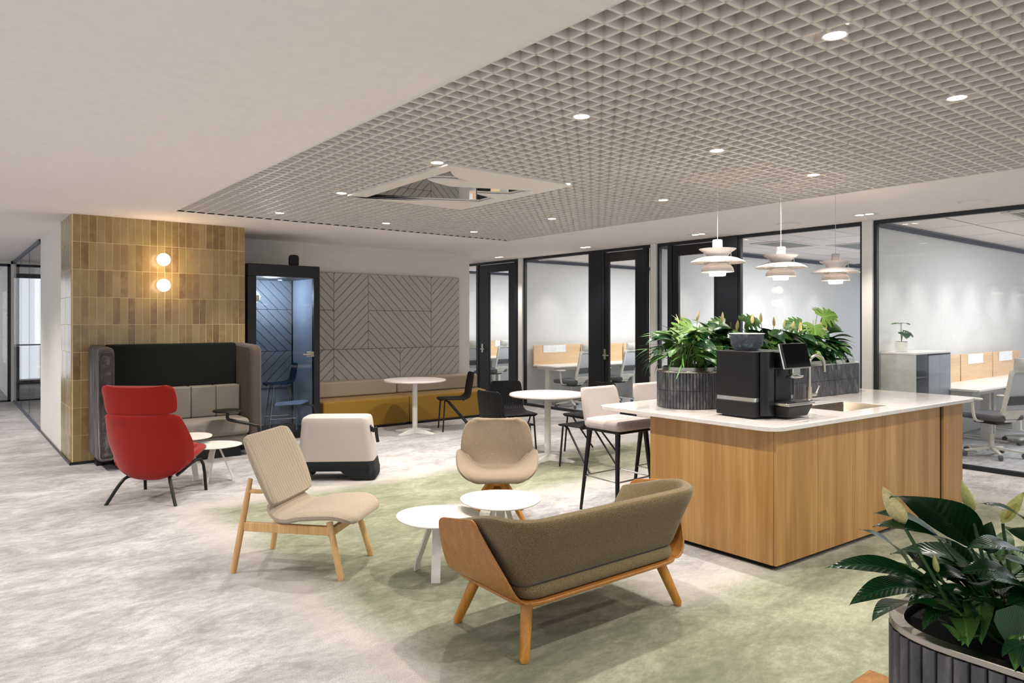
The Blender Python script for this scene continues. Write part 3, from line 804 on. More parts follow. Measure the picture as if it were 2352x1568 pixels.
# ================================================================== SEATING AND TABLES OF THE LOUNGE
# red wing chair
rc = thing('lounge_chair', 'red high-back lounge chair with headrest on black tubular legs', 'chair', (1.49, 6.81, 0), face_rz(.38, .43))
obj('seat_shell', shell([(.34, .335, .20, .0), (.32, .375, .27, .02), (.15, .31, .31, .10), (-.02, .25, .32, .13), (-.13, .22, .315, .15), (-.20, .245, .32, .17), (-.245, .36, .345, .18), (-.28, .50, .36, .16), (-.31, .67, .335, .10), (-.335, .735, .30, .07), (-.34, .765, .24, .05)], .07, 21, 5, 2.6, .35), 'red', rc)
obj('headrest', shell([(-.31, .77, .25, .03), (-.315, .79, .30, .05), (-.34, .89, .31, .06), (-.365, .98, .30, .05), (-.37, 1.01, .25, .04)], .085, 21, 5, 2.6, .35), 'red', rc)
obj('seat_cushion', B().prism(rbox(-.23, .23, -.14, .31, .1, 6), .33, .44), 'red', rc, bevel=.02, seg=3)
for sx in (-1, 1):
    obj('leg', B().tube(catmull([(sx*.15, -.08, .205), (sx*.20, -.19, .20), (sx*.295, -.28, .01), (sx*.297, -.283, 0)], 4), .014, 10), 'bronze', rc)
    obj('leg', B().tube(catmull([(sx*.17, -.02, .20), (sx*.265, .22, .295), (sx*.285, .28, .01), (sx*.286, .283, .0)], 4), .014, 10), 'bronze', rc)
# beige lounge chair with ash frame
lc = thing('lounge_chair', 'beige upholstered lounge chair with ribbed back and pale ash legs', 'chair', (1.81, 4.36, 0), face_rz(.46, -.54))
lw = .235
obj('backrest', shell([(-.095, .415, .20, .01), (-.108, .435, .26, .02), (-.165, .55, .285, .03), (-.225, .68, .288, .03), (-.28, .81, .265, .02), (-.292, .84, .20, .01)], .055, 21, 5, 2.4, .3), 'beige_ribbed', lc)
obj('seat', shell([(.40, .325, .18, 0), (.39, .355, .24, 0), (.30, .385, .285, 0), (.10, .37, .285, 0), (-.0, .345, .265, 0), (-.08, .355, .25, .0), (-.135, .40, .22, 0), (-.15, .425, .17, 0)], .058, 21, 5, 2.4, .3), 'beige', lc)
for sx in (-1, 1):
    obj('leg', B().tube([(sx*.20, -.262, .575), (sx*.21, -.292, .40), (sx*.235, -.355, .02), (sx*.235, -.357, 0)], [.014, .019, .019, .016], 12), 'ash', lc)
    obj('leg', B().tube([(sx*.20, .26, .335), (sx*.232, .345, .02), (sx*.232, .347, 0)], [.02, .019, .016], 12), 'ash', lc)
    obj('side_rail', B().bar((sx*.213, -.295, .285), (sx*.208, .265, .285), .028, .055), 'ash', lc, bevel=.004)
obj('cross_rail', B().bar((-.2, .262, .27), (.2, .262, .27), .028, .05), 'ash', lc, bevel=.004)
obj('cross_rail', B().tube([(-.205, -.285, .50), (-.20, -.19, .50), (.20, -.19, .50), (.205, -.285, .50)], .014, 10), 'ash', lc)
# taupe swivel chair
sc = thing('lounge_chair', 'taupe bucket lounge chair on splayed oak legs facing the coffee tables', 'chair', (3.42, 4.44, 0), face_rz(-.60, -.80))
obj('backrest', shell([(-.10, .35, .22, .02), (-.17, .37, .27, .05), (-.215, .45, .285, .10), (-.24, .55, .285, .11), (-.262, .66, .265, .09), (-.272, .72, .225, .07), (-.275, .745, .16, .05)], .045, 23, 5, 2.4, .35), 'taupe', sc)
obj('seat', shell([(.30, .335, .15, 0), (.295, .36, .23, .01), (.22, .372, .29, .04), (.10, .362, .315, .09), (.0, .352, .32, .14), (-.08, .345, .315, .17), (-.13, .345, .29, .17), (-.16, .35, .24, .12)], .045, 23, 5, 3.2, .35), 'taupe', sc)
obj('hub', B().lathe([(.001, .26), (.06, .26), (.07, .325), (.001, .325)], 24), 'oak_leg', sc)
for k in range(4):
    a = pi/4+k*pi/2; obj('leg', B().bar((.045*cos(a), .045*sin(a), .30), (.30*cos(a), .30*sin(a), 0.002), .045, .05, w2=.022, t2=.03), 'oak_leg', sc, bevel=.004)
obj('leg_web', B().lathe([(.05, .24), (.10, .20), (.02, .19), (.05, .24)], 4), 'oak_leg', sc)
# coffee tables
def coffee(label, x, y, z, r, rot, group):
    t = thing('coffee_table', label, 'table', (x, y, 0), rot, group)
    pts = [(r*(1+.035*cos(3*a))*cos(a), r*(1+.035*cos(3*a))*sin(a)) for a in [2*pi*k/60 for k in range(60)]]
    obj('tabletop', B().prism(pts, z-.010, z), 'white_metal', t, bevel=.003)
    for k in range(3):
        a = 2*pi*k/3; c, s = cos(a), sin(a); tx = V((-s, c, 0))
        P = [(V((.03*c, .03*s, z-.012))), V((.15*c, .15*s, .05)), V((.155*c, .155*s, 0))]
        b = B(); up = (-s*0+c, s, 0)
        b.bar(P[0], P[1], .055, .012, up=(c, s, .01)); b.bar(P[1]+V((0, 0, .004)), P[2], .055, .012, up=(c, s, .01))
        obj('leg', b, 'white_metal', t, bevel=.0015, seg=1)
    obj('hub', B().lathe([(.001, z-.03), (.035, z-.03), (.045, z-.011), (.001, z-.011)], 16), 'white_metal', t)
coffee('lower white pebble-shaped coffee table left of the olive sofa corner', 2.37, 3.675, .36, .255, radians(-127), None)
coffee('taller white coffee table in front of the taupe bucket chair', 2.77, 3.56, .42, .258, radians(-129), None)
coffee('lower white coffee table between red chair and booth sofa, on the right', 2.06, 7.14, .358, .235, radians(-140), None)
coffee('taller white coffee table half hidden behind the red chair', 1.88, 7.43, .42, .235, radians(-75), None)

# olive sofa with bent oak shell
sfx, sfy = 2.60, 2.735
so = thing('sofa', 'small olive tweed sofa in a bent oak shell, seen from behind', 'sofa', (sfx, sfy, 0), radians(-1.2))
hw = .56
# bent plywood: side panels flare up and out from the seat pan
def sidepan(sx):
    P = []
    rows_ = [(.50, .262, -.285, .30), (.54, .264, -.30, .31), (.585, .30, -.285, .30), (.61, .36, -.265, .285), (.652, .47, -.19, .26), (.685, .585, -.12, .225), (.692, .608, -.105, .20), (.693, .616, -.08, .17)]
    for (x_, z_, ya, yb) in rows_:
        P.append([V((sx*x_, ya+(yb-ya)*j/8, z_-.17*(ya+(yb-ya)*j/8-.02)*(z_-.262)/.36)) for j in range(9)])
    return B().slab(P, .014, .9)
obj('seat_pan', B().prism(rbox(-.55, .55, -.30, .31, .13, 8), .25, .266), 'oak_ply', so, bevel=.004)
obj('side_panel', sidepan(-1), 'oak_ply', so, sub=1, label='left bent oak side'); obj('side_panel', sidepan(1), 'oak_ply', so, sub=1, label='right bent oak side')
obj('seat_cushion', B().prism(rbox(-.54, .54, -.285, .30, .13, 8), .268, .328), 'olive', so, bevel=.026, seg=5)
# wrap-around back upholstery: U plan, leaning outwards
path = []
for k in range(7): path.append((-.585, .24-.42*k/6, 0))
for k in range(1, 9):
    a = pi+pi/2*k/8; path.append((-.585+.12*(1+cos(a)), -.18+.12*sin(a), 0))
for k in range(1, 13): path.append((-.465+.93*k/12, -.30, 0))
for k in range(1, 9):
    a = 1.5*pi+pi/2*k/8; path.append((.465+.12*cos(a), -.18+.12*sin(a), 0))
for k in range(1, 7): path.append((.585, -.18+.42*k/6, 0))
P = []
for zi, (z_, lean) in enumerate(((.338, -.080), (.346, -.066), (.40, -.045), (.50, -.01), (.60, .04), (.645, .055), (.66, .058))):
    row = []
    for i, (x_, y_, _) in enumerate(path):
        a_ = V(path[max(i-1, 0)]); b2 = V(path[min(i+1, len(path)-1)]); tg = (b2-a_).normalized(); nn = V((tg.y, -tg.x, 0))
        nn = -nn if nn.dot(V((x_, y_+.0, 0))) < 0 else nn
        e = min(i, len(path)-1-i)/5.; zz = z_ - (0 if zi < 3 else max(0, 1-e)*.05*(z_-.4)/.26)
        if abs(x_) > .58: zz -= .16*(y_+.18)*max(0, (z_-.4)/.26)
        row.append(V((x_, y_, zz))+nn*lean)
    P.append(row)
obj('backrest', B().slab(P, .07, .55), 'olive', so, sub=1)
for sx, sy, q in ((-1, 1, 0), (-1, -1, 0), (1, -1, 0), (1, 1, 0)):
    obj('leg', B().tube([(sx*.46, sy*.20, .249), (sx*.535, sy*.275, .015), (sx*.537, sy*.277, 0)], [.030, .024, .017], 14), 'oak_leg', so)
obj('under_rail', B().box(-.46, .46, -.225, -.195, .21, .249).box(-.475, -.445, -.2, .2, .21, .249).box(.445, .475, -.2, .2, .21, .249), 'oak_leg', so, bevel=.004)

# rolling cart seat
ct = thing('rolling_seat', 'rolling upholstered seat, cream above a charcoal base, with pull strap', 'seat', (3.085, 6.57, 0), radians(-38.8+3))
def taper(x0, x1, y0, y1, z0, z1, X0, X1, Y0, Y1, r):
    a = rbox(x0, x1, y0, y1, r); b_ = rbox(X0, X1, Y0, Y1, r); n_ = len(a); b = B()
    b.add([(p[0], p[1], z0) for p in a]+[(p[0], p[1], z1) for p in b_], [tuple(range(n_))[::-1], tuple(n_+k for k in range(n_))]+[(k, (k+1) % n_, n_+(k+1) % n_, n_+k) for k in range(n_)])
    return b
def rr(x0, x1, hy, r): return rbox(x0, x1, -hy, hy, r, 8)
obj('body', loft([(rr(-.374, .356, .192, .07), .190), (rr(-.349, .312, .172, .07), .54), (rr(-.345, .304, .168, .07), .585), (rr(-.335, .293, .158, .07), .605), (rr(-.315, .272, .138, .06), .612)]), 'cart', ct)
obj('base', loft([(rr(.13, .365, .175, .06), .004), (rr(.115, .378, .19, .07), .02), (rr(.02, .379, .1935, .07), .095), (rr(-.375, .375, .194, .07), .0955), (rr(-.374, .357, .1925, .07), .189)]), 'cart_dark', ct, sharp=50)
for sy in (-.12, .12): 
    w = obj('wheel', B().lathe([(.001, -.012), (.045, -.012), (.047, 0), (.045, .012), (.001, .012)], 24), 'black_plastic', ct, loc=(-.30, sy, .047)); w.rotation_euler = (pi/2, 0, 0)
obj('strap', B().tube(catmull([(.325, -.10, .51), (.345, -.10, .47), (.37, -.10, .50), (.375, -.10, .44), (.39, -.10, .36)], 4), .016, 8, flat=(1, .45)), 'black', ct)
obj('strap_plate', B().box(.312, .326, -.125, -.075, .46, .53), 'black', ct, bevel=.006)

# round white bistro tables
def bistro(label, x, y):
    t = thing('round_table', label, 'table', (x, y, 0), radians(20), 'round bistro tables')
    obj('tabletop', B().lathe([(.001, .712), (.415, .712), (.43, .722), (.43, .732), (.425, .74), (.001, .74)], 56), 'table_top', t)
    obj('mount', B().lathe([(.001, .69), (.06, .69), (.09, .711), (.001, .711)], 24), 'black', t)
    obj('column', B().lathe([(.036, .05), (.036, .689)], 24, cap=True), 'white_metal', t)
    for k in range(4):
        a = k*pi/2; c, s = cos(a), sin(a)
        obj('foot', B().add([V((c*r_-s*w2, s*r_+c*w2, z_)) for r_, w2, z_ in ((.0, -.035, 0), (.0, .035, 0), (.33, .03, 0), (.33, -.03, 0), (.0, -.02, .075), (.0, .02, .075), (.33, .02, .016), (.33, -.02, .016))], [(3, 2, 1, 0), (4, 5, 6, 7), (0, 1, 5, 4), (1, 2, 6, 5), (2, 3, 7, 6), (3, 0, 4, 7)]), 'white_metal', t, bevel=.003)
bistro('round white pedestal table in front of the mustard bench', 5.12, 8.52)
bistro('round white pedestal table surrounded by black chairs near the bar stools', 5.28, 5.93)

# black shell chairs
M['black_ribbed'] = fabric('black_ribbed_shell', (15, 15, 18), (10, 10, 12), 300, .5, ribs=12, rib_axis=0, rough=.5)
bc = thing('shell_chair', 'x', 'chair')
obj('seat_shell', shell([(.225, .425, .17, .0), (.22, .445, .215, 0), (.12, .45, .225, .0), (-.05, .44, .225, .01), (-.14, .445, .225, .015), (-.20, .49, .22, .02), (-.225, .58, .22, .03), (-.25, .72, .215, .03), (-.262, .79, .20, .03), (-.265, .815, .16, .02)], .016, 17, 4, 2.2, .6), 'black_ribbed', bc)
for sx in (-1, 1):
    obj('leg', B().tube([(sx*.185, .175, .436), (sx*.205, .205, 0)], .0105, 10), 'bronze', bc)
    obj('leg', B().tube(catmull([(sx*.16, .17, .43), (sx*.175, .11, .415), (sx*.185, .05, .35), (sx*.21, -.245, .01), (sx*.21, -.25, 0)], 4), .0105, 10), 'bronze', bc)
obj('under_frame', B().tube([(-.17, .165, .432), (.17, .165, .432)], .009, 8).tube([(-.17, -.1, .432), (.17, -.1, .432)], .009, 8), 'bronze', bc)
grp = 'black shell chairs around the round tables'
bc['group'] = grp
bc.location = (5.72, 8.42, 0); bc.rotation_euler = (0, 0, face_rz(-.9, .4)); bc['label'] = 'black ribbed shell chair at the round table by the mustard bench'
dup(bc, (4.72, 5.97, 0), face_rz(1, 0), 'black ribbed shell chair with its back to the camera, directly behind the taupe chair')
dup(bc, (5.36, 6.64, 0), face_rz(-.25, -1), 'black ribbed shell chair nearest the white pier, facing right, left of the round table')
dup(bc, (5.34, 5.37, 0), face_rz(.0, 1), 'black ribbed shell chair just behind the front bar stool, its seat facing left')
dup(bc, (5.97, 5.97, 0), face_rz(-1, .05), 'black ribbed shell chair right of the round table, mostly hidden by the front bar stool')

# bar stools
bs = thing('bar_stool', 'pale pink upholstered bar stool with black legs at the island corner', 'stool', (4.33, 4.0, 0), face_rz(0, -1), 'bar stools at the island')
obj('seat', B().prism(rbox(-.215, .215, -.20, .215, .07, 6), .675, .755), 'stool', bs, bevel=.032, seg=4)
obj('backrest', shell([(-.195, .70, .19, .02), (-.20, .73, .205, .03), (-.22, .84, .215, .04), (-.245, .95, .21, .04), (-.252, .995, .19, .03)], .05, 17, 5, 2.2, .4), 'stool', bs)
obj('seat_frame', B().box(-.19, .19, -.18, .19, .655, .674), 'bronze', bs, bevel=.004)
for sx in (-1, 1):
    for sy in (-1, 1):
        obj('leg', B().tube([(sx*.165, sy*.155, .655), (sx*.225, sy*.20, 0)], [.022, .012], 12), 'bronze', bs)
q = .28; qx, qy = .2, .183
for a_, b_ in (((-qx, -qy), (qx, -qy)), ((qx, -qy), (qx, qy)), ((qx, qy), (-qx, qy)), ((-qx, qy), (-qx, -qy))):
    obj('footrest_bar', B().tube([(*a_, q), (*b_, q)], .007, 8), 'chrome', bs)
dup(bs, (4.95, 3.98, 0), face_rz(0, -1), 'pale pink upholstered bar stool whose back shows left of the island planter')

# ================================================================== KITCHEN ISLAND
SH = -.047
def shy(x, y): return y+SH*(x-4.02)
def shear(b):
    b.v = [(x_, y_+SH*(x_-4.02), z_) for x_, y_, z_ in b.v]; return b
isl = thing('kitchen_island', 'long oak-fronted kitchen island under a white stone worktop', 'kitchen island')
obj('plinth', shear(B().box(4.05, 6.64, 2.44, 3.36, 0, .03)), 'dark_gap', isl)
obj('carcass', shear(B().box(4.035, 6.655, 2.412, 3.375, .03, .58).box(4.035, 5.0, 2.412, 3.375, .58, .862).box(5.75, 6.655, 2.412, 3.375, .58, .862)), 'dark_gap', isl)
cuts = [4.02, 4.484, 4.92, 5.37, 5.81, 6.255]
for i in range(5):
    if True: obj('front_panel', shear(B().box(cuts[i]+(.0015 if i else .0), cuts[i+1]-.0015, 2.393, 2.411, .032, .868)), 'island_wood', isl)
obj('end_panel', shear(B().box(6.32, 6.672, 2.393, 2.411, .032, .868)), 'island_wood', isl)
obj('side_panel', shear(B().box(4.016, 4.034, 2.4125, 3.39, .032, .868)), 'island_wood', isl)
obj('side_panel', shear(B().box(6.656, 6.674, 2.4125, 3.39, .032, .868)), 'island_wood', isl)
obj('back_panel', shear(B().box(4.036, 6.655, 3.376, 3.392, .032, .868)), 'island_wood', isl)
wt_out = rpoly([(3.93, 2.345), (6.90, 2.345), (6.90, 3.93), (3.93, 3.86)], [.14, .17, .10, .12], 8)
sink_hole = rbox(5.05, 5.70, 2.52, 2.88, .02, 3)
wtop = obj('worktop', shear(plate(wt_out, [sink_hole], .872, .90)), 'quartz', isl, bevel=.004)
sk = B(); x0, x1, y0, y1, zb = 5.05, 5.70, 2.52, 2.88, .70
sk.v = []; sk.add([(x0, y0, .895), (x1, y0, .895), (x1, y1, .895), (x0, y1, .895), (x0+.01, y0+.01, zb), (x1-.01, y0+.01, zb), (x1-.01, y1-.01, zb), (x0+.01, y1-.01, zb)], [(0, 1, 5, 4), (1, 2, 6, 5), (2, 3, 7, 6), (3, 0, 4, 7), (4, 5, 6, 7)])
snk = tag(obj('sink', shear(sk), 'sink_steel'), 'undermount steel sink set in the white island worktop', 'sink')
md = snk.modifiers.new('solid', 'SOLIDIFY'); md.thickness = .004; md.offset = -1
obj('drain', B().lathe([(.001, zb+.004), (.035, zb+.004), (.04, zb+.001)], 20, (5.4, shy(5.4, 2.7), 0)), 'chrome', snk)
fx, fy = 5.50, shy(5.50, 3.05)
fc = thing('faucet', 'brushed steel gooseneck tap beside the island sink', 'faucet', (fx, fy, .901), 0)
obj('base', B().lathe([(.001, 0), (.026, 0), (.026, .008), (.021, .012), (.021, .115), (.001, .115)], 24), 'steel', fc)
arc = [(0, 0, .11), (0, 0, .30)]+[(.0+.06*(1-cos(a)), -.06*(1-cos(a))*.5, .30+.07*sin(a)) for a in [pi*k/10 for k in range(1, 11)]]+[(.125, -.062, .235)]
obj('spout', B().tube(arc, .0125, 12), 'steel', fc)
obj('lever', B().tube([(.015, -.005, .05), (.065, -.02, .05)], .014, 12).tube([(.065, -.02, .05), (.10, -.03, .12)], [.009, .006], 10), 'steel', fc)

# stadium planter of ribbed tiles
def tile_planter(t, path, z0, z1, rows_, tw, closed=True):
    """path: list of plan points; tiles laid along it with outward side to the right of travel"""
    pts = [V((p[0], p[1], 0)) for p in path]; seg = []; L = 0
    n_ = len(pts)
    for i in range(n_ if closed else n_-1):
        a_, b_ = pts[i], pts[(i+1) % n_]; l_ = (b_-a_).length; seg.append((L, l_, a_, b_)); L += l_
    cnt = int(L/tw); w_ = L/cnt; hh = (z1-z0)/rows_
    b = B(); ns = 4; wv = w_*.94
    for k in range(ns+1):
        a_ = pi*k/ns
        b.v += [(-wv/2*cos(a_), -.006*sin(a_)-.001, .0012), (-wv/2*cos(a_), -.006*sin(a_)-.001, hh-.0012)]
    b.v += [(wv/2, .004, .0012), (wv/2, .004, hh-.0012), (-wv/2, .004, .0012), (-wv/2, .004, hh-.0012)]
    m_ = ns+3
    b.f = [(2*k, 2*((k+1) % m_), 2*((k+1) % m_)+1, 2*k+1) for k in range(m_)]+[tuple(2*k for k in range(m_))[::-1], tuple(2*k+1 for k in range(m_))]
    me = b.mesh('tile'); me.materials.append(M['planter_tile'])
    for p_ in me.polygons: p_.use_smooth = True
    me.set_sharp_from_angle(angle=radians(60))
    return L, cnt, w_, hh, me, seg
def lay(t, data, z0, rows_, vis):
    L, cnt, w_, hh, me, seg = data
    for c_ in range(cnt):
        s_ = (c_+.5)*w_
        for (l0, l_, a_, b_) in seg:
            if l0 <= s_ <= l0+l_: break
        p = a_+(b_-a_)*((s_-l0)/l_); d_ = (b_-a_).normalized(); 
        if not vis(p): continue
        for r_ in range(rows_):
            o_ = obj('tile', me, 'planter_tile', t, loc=(p.x, p.y, z0+r_*hh), rz=atan2(d_.y, d_.x))
pl = thing('planter', 'long stadium-shaped planter of dark ribbed tiles on the island worktop', 'planter', (0, 0, 0))
R_ = .225; y0 = 3.17; yc = y0+R_
pp = []
for k in range(13):
    a = pi/2+pi*k/12; pp.append((4.44+R_*cos(a), yc+R_*sin(a)))
pp += [(6.50, y0), (6.545, y0+.02), (6.56, y0+.07), (6.56, y0+2*R_-.07), (6.545, y0+2*R_-.02), (6.5, y0+2*R_)]
pp = [(x_, shy(x_, y_)) for x_, y_ in pp]
def inset(poly, d):
    out = []; n_ = len(poly)
    for i in range(n_):
        a_, b_, c_ = V(poly[i-1]), V(poly[i]), V(poly[(i+1) % n_])
        t1, t2 = (b_-a_).normalized(), (c_-b_).normalized(); nn = V((-t1.y-t2.y, t1.x+t2.x)).normalized(); out.append(tuple(b_+nn*d))
    return out
data = tile_planter(pl, pp, .902, 1.165, 2, .0245)
lay(pl, data, .902, 2, lambda p: p.y < shy(p.x, yc+.2))
obj('core', B().prism(inset(pp, .006), .9012, 1.164), 'dark_gap', pl)
obj('rim', plate(inset(pp, -.006), [inset(pp, .035)], 1.166, 1.178), 'steel', pl, bevel=.002)
obj('liner', plate(inset(pp, .035), [inset(pp, .043)], 1.165, 1.205), 'steel', pl)
obj('soil', B().prism(inset(pp, .044), 1.17, 1.185), 'soil', pl)

# coffee machine
cm = thing('coffee_machine', 'black coffee machine with touch screen and chrome drip tray on the island', 'coffee machine', (4.165, 2.635, .902), radians(-2.7))
obj('housing', B().prism(rbox(0, .44, .0, .31, .012), .14, .445), 'black_matte', cm, bevel=.004)
obj('lower_body', B().prism(rbox(0, .44, .0, .31, .012), .012, .112), 'black_matte', cm, bevel=.004)
obj('chrome_band', B().prism(rbox(.001, .439, -.002, .309, .012), .113, .139), 'chrome', cm)
obj('foot', B().box(.03, .41, .03, .28, 0, .011), 'black', cm)
obj('front_column', B().prism(rpoly([(.045, -.003), (.075, -.05), (.135, -.06), (.150, -.003)], .012), .02, .446), 'black_plastic', cm, bevel=.004)
obj('front_panel', B().box(.155, .436, -.012, -.003, .135, .443), 'black_plastic', cm, bevel=.003)
obj('head', B().prism(rpoly([(.18, -.013), (.19, -.09), (.40, -.09), (.42, -.013)], .012), .335, .442), 'black_plastic', cm, bevel=.005)
obj('brew_wall', B().prism(rpoly([(.19, -.013), (.20, -.032), (.37, -.032), (.40, -.013)], .006), .115, .32), 'black_plastic', cm, bevel=.003)
obj('drip_base', B().add([(.165, -.135, .012), (.40, -.135, .012), (.41, -.004, .012), (.155, -.004, .012), (.145, -.155, .088), (.435, -.155, .088), (.435, -.004, .088), (.145, -.004, .088)], [(3, 2, 1, 0), (4, 5, 6, 7), (0, 1, 5, 4), (1, 2, 6, 5), (2, 3, 7, 6), (3, 0, 4, 7)]), 'black_matte', cm, bevel=.008)
obj('drip_tray', B().box(.135, .445, -.162, -.035, .089, .108), 'chrome', cm, bevel=.003)
obj('tray_grid', B().box(.15, .43, -.15, -.04, .1085, .111), 'black', cm)
mx = Matrix.Translation((.275, -.125, .418)) @ Matrix.Rotation(radians(-14), 4, 'X')
obj('screen', B().box(-.142, .142, -.006, .006, -.080, .080, mx), 'black_gloss', cm, bevel=.001)
obj('screen_bezel', B().box(-.148, .148, .0065, .018, -.086, .086, mx), 'chrome', cm, bevel=.002)
obj('spout', B().box(.235, .32, -.13, -.095, .285, .334).box(.22, .335, -.145, -.085, .27, .2845), 'chrome', cm, bevel=.004)
bt2 = obj('button', B().lathe([(.001, 0), (.010, 0), (.010, .006), (.001, .007)], 16), 'chrome', cm, loc=(.165, -.0125, .395)); bt2.rotation_euler = (pi/2, 0, 0)
hop = thing('bean_hopper', 'smoky transparent bean hopper on top of the coffee machine', 'hopper', (4.345, 2.81, 1.348))
def octa(w, d, z): return [(-w, -d+.03, z), (-w+.03, -d, z), (w-.03, -d, z), (w, -d+.03, z), (w, d-.03, z), (w-.03, d, z), (-w+.03, d, z), (-w, d-.03, z)]
hb = B(); hb.add(octa(.058, .068, 0)+octa(.084, .094, .04)+octa(.088, .098, .112), [tuple(range(8))[::-1]]+[(8*l+k, 8*l+(k+1) % 8, 8*l+8+(k+1) % 8, 8*l+8+k) for l in range(2) for k in range(8)])
obj('bowl', hb, 'glass_smoke', hop)
obj('lid', B().prism([(p[0], p[1]) for p in octa(.092, .102, 0)], .1125, .118), 'white_plastic', hop)
obj('cable', B().tube(catmull([(-.05, -.04, .03), (.03, -.06, .085), (.055, .02, .09), (-.02, .03, .04), (-.05, -.02, .08), (.02, -.05, .05), (.05, -.02, .04)], 6), .005, 6), 'black', hop)
obj('beans', B().prism([(p[0]*.96, p[1]*.96) for p in octa(.056, .066, 0)], .004, .02), 'soil', hop)

# ================================================================== PENDANTS
def pendant(loc, lab, first=None):
    if first: return dup(first, loc, 0, lab)
    t = thing('pendant_lamp', lab, 'lamp', loc, 0, 'white layered pendants over the island')
    z0 = 1.883
    Z = lambda ypx: 1.55+(737-ypx)*.003235-z0
    def two(prof, th=.003): return [(r_, z_) for r_, z_ in prof]+[(max(.001, r_-.001), z_-th) for r_, z_ in prof[::-1]]+[prof[0]]
    obj('cap', B().lathe([(.001, Z(549.5)), (.032, Z(549.5)), (.036, Z(551)), (.037, Z(568.5)), (.001, Z(568.5))], 28), 'shade', t)
    obj('upper_shade', B().lathe(two([(.136, Z(570.5)), (.125, Z(573)), (.10, Z(578)), (.082, Z(584)), (.072, Z(590))]), 48), 'shade', t)
    obj('main_shade', B().lathe(two([(.075, Z(588.5)), (.11, Z(589.5)), (.15, Z(593)), (.185, Z(598)), (.203, Z(602))]), 56), 'shade', t)
    obj('inner_ring', B().lathe([(.047, Z(592)), (.047, Z(601))], 32), 'lamp_inner', t)
    obj('middle_ring', B().lathe(two([(.075, Z(605)), (.10, Z(602.5)), (.104, Z(601.5))]), 40), 'shade', t)
    obj('lower_shade', B().lathe(two([(.072, Z(606)), (.095, Z(608)), (.112, Z(614)), (.12, Z(623))]), 48), 'shade', t)
    obj('lower_glow', B().lathe([(.05, Z(606)), (.06, Z(622))], 32), 'lamp_inner', t)
    obj('bottom_cup', B().lathe([(.063, Z(622)), (.060, Z(630)), (.057, Z(633)), (.001, Z(633.2))], 40), 'lamp_inner', t)
    for k in range(3):
        a = 2*pi*k/3+.6; c, s = cos(a), sin(a)
        obj('strut', B().tube(catmull([(.108*c, .108*s, Z(575)), (.112*c, .112*s, Z(590)), (.105*c, .105*s, Z(600)), (.085*c, .085*s, Z(607))], 4), .0022, 6), 'shade', t)
    obj('cord', B().tube([(0, 0, Z(549.6)), (0, 0, H-z0)], .0022, 6), 'white_metal', t)
    return t
p0 = pendant((*PEND[0], 1.883), 'white layered pendant lamp, leftmost over the island')
pendant((*PEND[1], 1.883), 'white layered pendant lamp, middle of the three over the island', p0)
pendant((*PEND[2], 1.883), 'white layered pendant lamp, rightmost over the island', p0)

# ================================================================== OFFICES
def desk_run(x0, n_, L, ywall, which, depth=.62, first_gap=0.):
    for i in range(n_):
        x = x0+i*L
        lab = '%s desk place with birch screen, %s' % (('white', 'first from the glass wall', 'second from the glass wall', 'third from the glass wall')[0], ('first', 'second', 'third')[i]+' from the glass '+which)
        t = thing('desk', lab, 'desk', (x, ywall, 0), 0, 'desks '+which)
        obj('tabletop', B().box(.004, L-.004, -depth-.04, -.04, .715, .74), 'desk', t, bevel=.003)
        obj('frame', B().box(.05, L-.05, -depth+.06, -depth+.1, .66, .7149).box(.06, .12, -depth+.05, -.1, .66, .7149), 'desk_metal', t)
        for xx in (.09, L-.09): obj('leg', B().box(xx-.035, xx+.035, -.42, -.32, .02, .66).box(xx-.035, xx+.035, -depth, -.06, 0, .02), 'desk_metal', t, bevel=.003)
        s_ = thing('desk_screen', 'pale birch privacy screen behind the %s desk %s' % (('first', 'second', 'third')[i], which), 'screen', (x, ywall-.035, .69), 0, 'desk screens '+which)
        obj('panel', B().box(.02, L-.02, -.012, .012, .0, .41), 'birch', s_, bevel=.004)
        obj('whiteboard', B().box(.25, .82, -.018, -.013, .27, .405), 'whiteboard', s_)
        obj('clip', B().box(.35, .38, -.02, .0, -.01, .012).box(L-.4, L-.37, -.02, 0, -.01, .012), 'steel', s_)
desk_run(8.50, 3, 1.22, 10.0, 'in the middle office')
desk_run(8.60, 2, 1.22, 13.2, 'in the farthest office')
desk_run(9.46, 3, 1.22, 3.70, 'in the right-hand office')

tc = thing('office_chair', 'x', 'chair')
fr = B(); ring = rbox(-.22, .22, 0, .52, .09, 6)
inner = rbox(-.185, .185, .035, .485, .08, 6)
n_ = len(ring); vs = []
def bk(px, pz, off): 
    return V((px*(1.0-.12*pz/.52), -.24-.10*(pz/.52)+off-.04*sin(pi*pz/.52), .50+pz))
for off in (0, -.028):
    vs += [bk(a_, b_, off) for a_, b_ in ring]+[bk(a_, b_, off) for a_, b_ in inner]
fs = []
for k in range(n_):
    k2 = (k+1) % n_
    fs += [(k, k2, n_+k2, n_+k), (2*n_+k, 3*n_+k, 3*n_+k2, 2*n_+k2), (k, 2*n_+k, 2*n_+k2, k2), (n_+k, n_+k2, 3*n_+k2, 3*n_+k)]
obj('back_frame', B().add(vs, fs), 'chair_frame', tc)
P = [[bk(-.19+.38*j/8, .03+.46*i/8, -.012) for j in range(9)] for i in range(9)]
obj('back_mesh', B().slab(P, .004, 1), 'mesh', tc)
obj('lumbar_pad', B().slab([[bk(-.17+.34*j/6, .12+.10*i/3, -.022) for j in range(7)] for i in range(4)], .012, .7), 'grey_seat', tc)
obj('back_bracket', B().bar((0, -.20, .42), (0, -.27, .56), .16, .04, w2=.30), 'chair_frame', tc, bevel=.008)
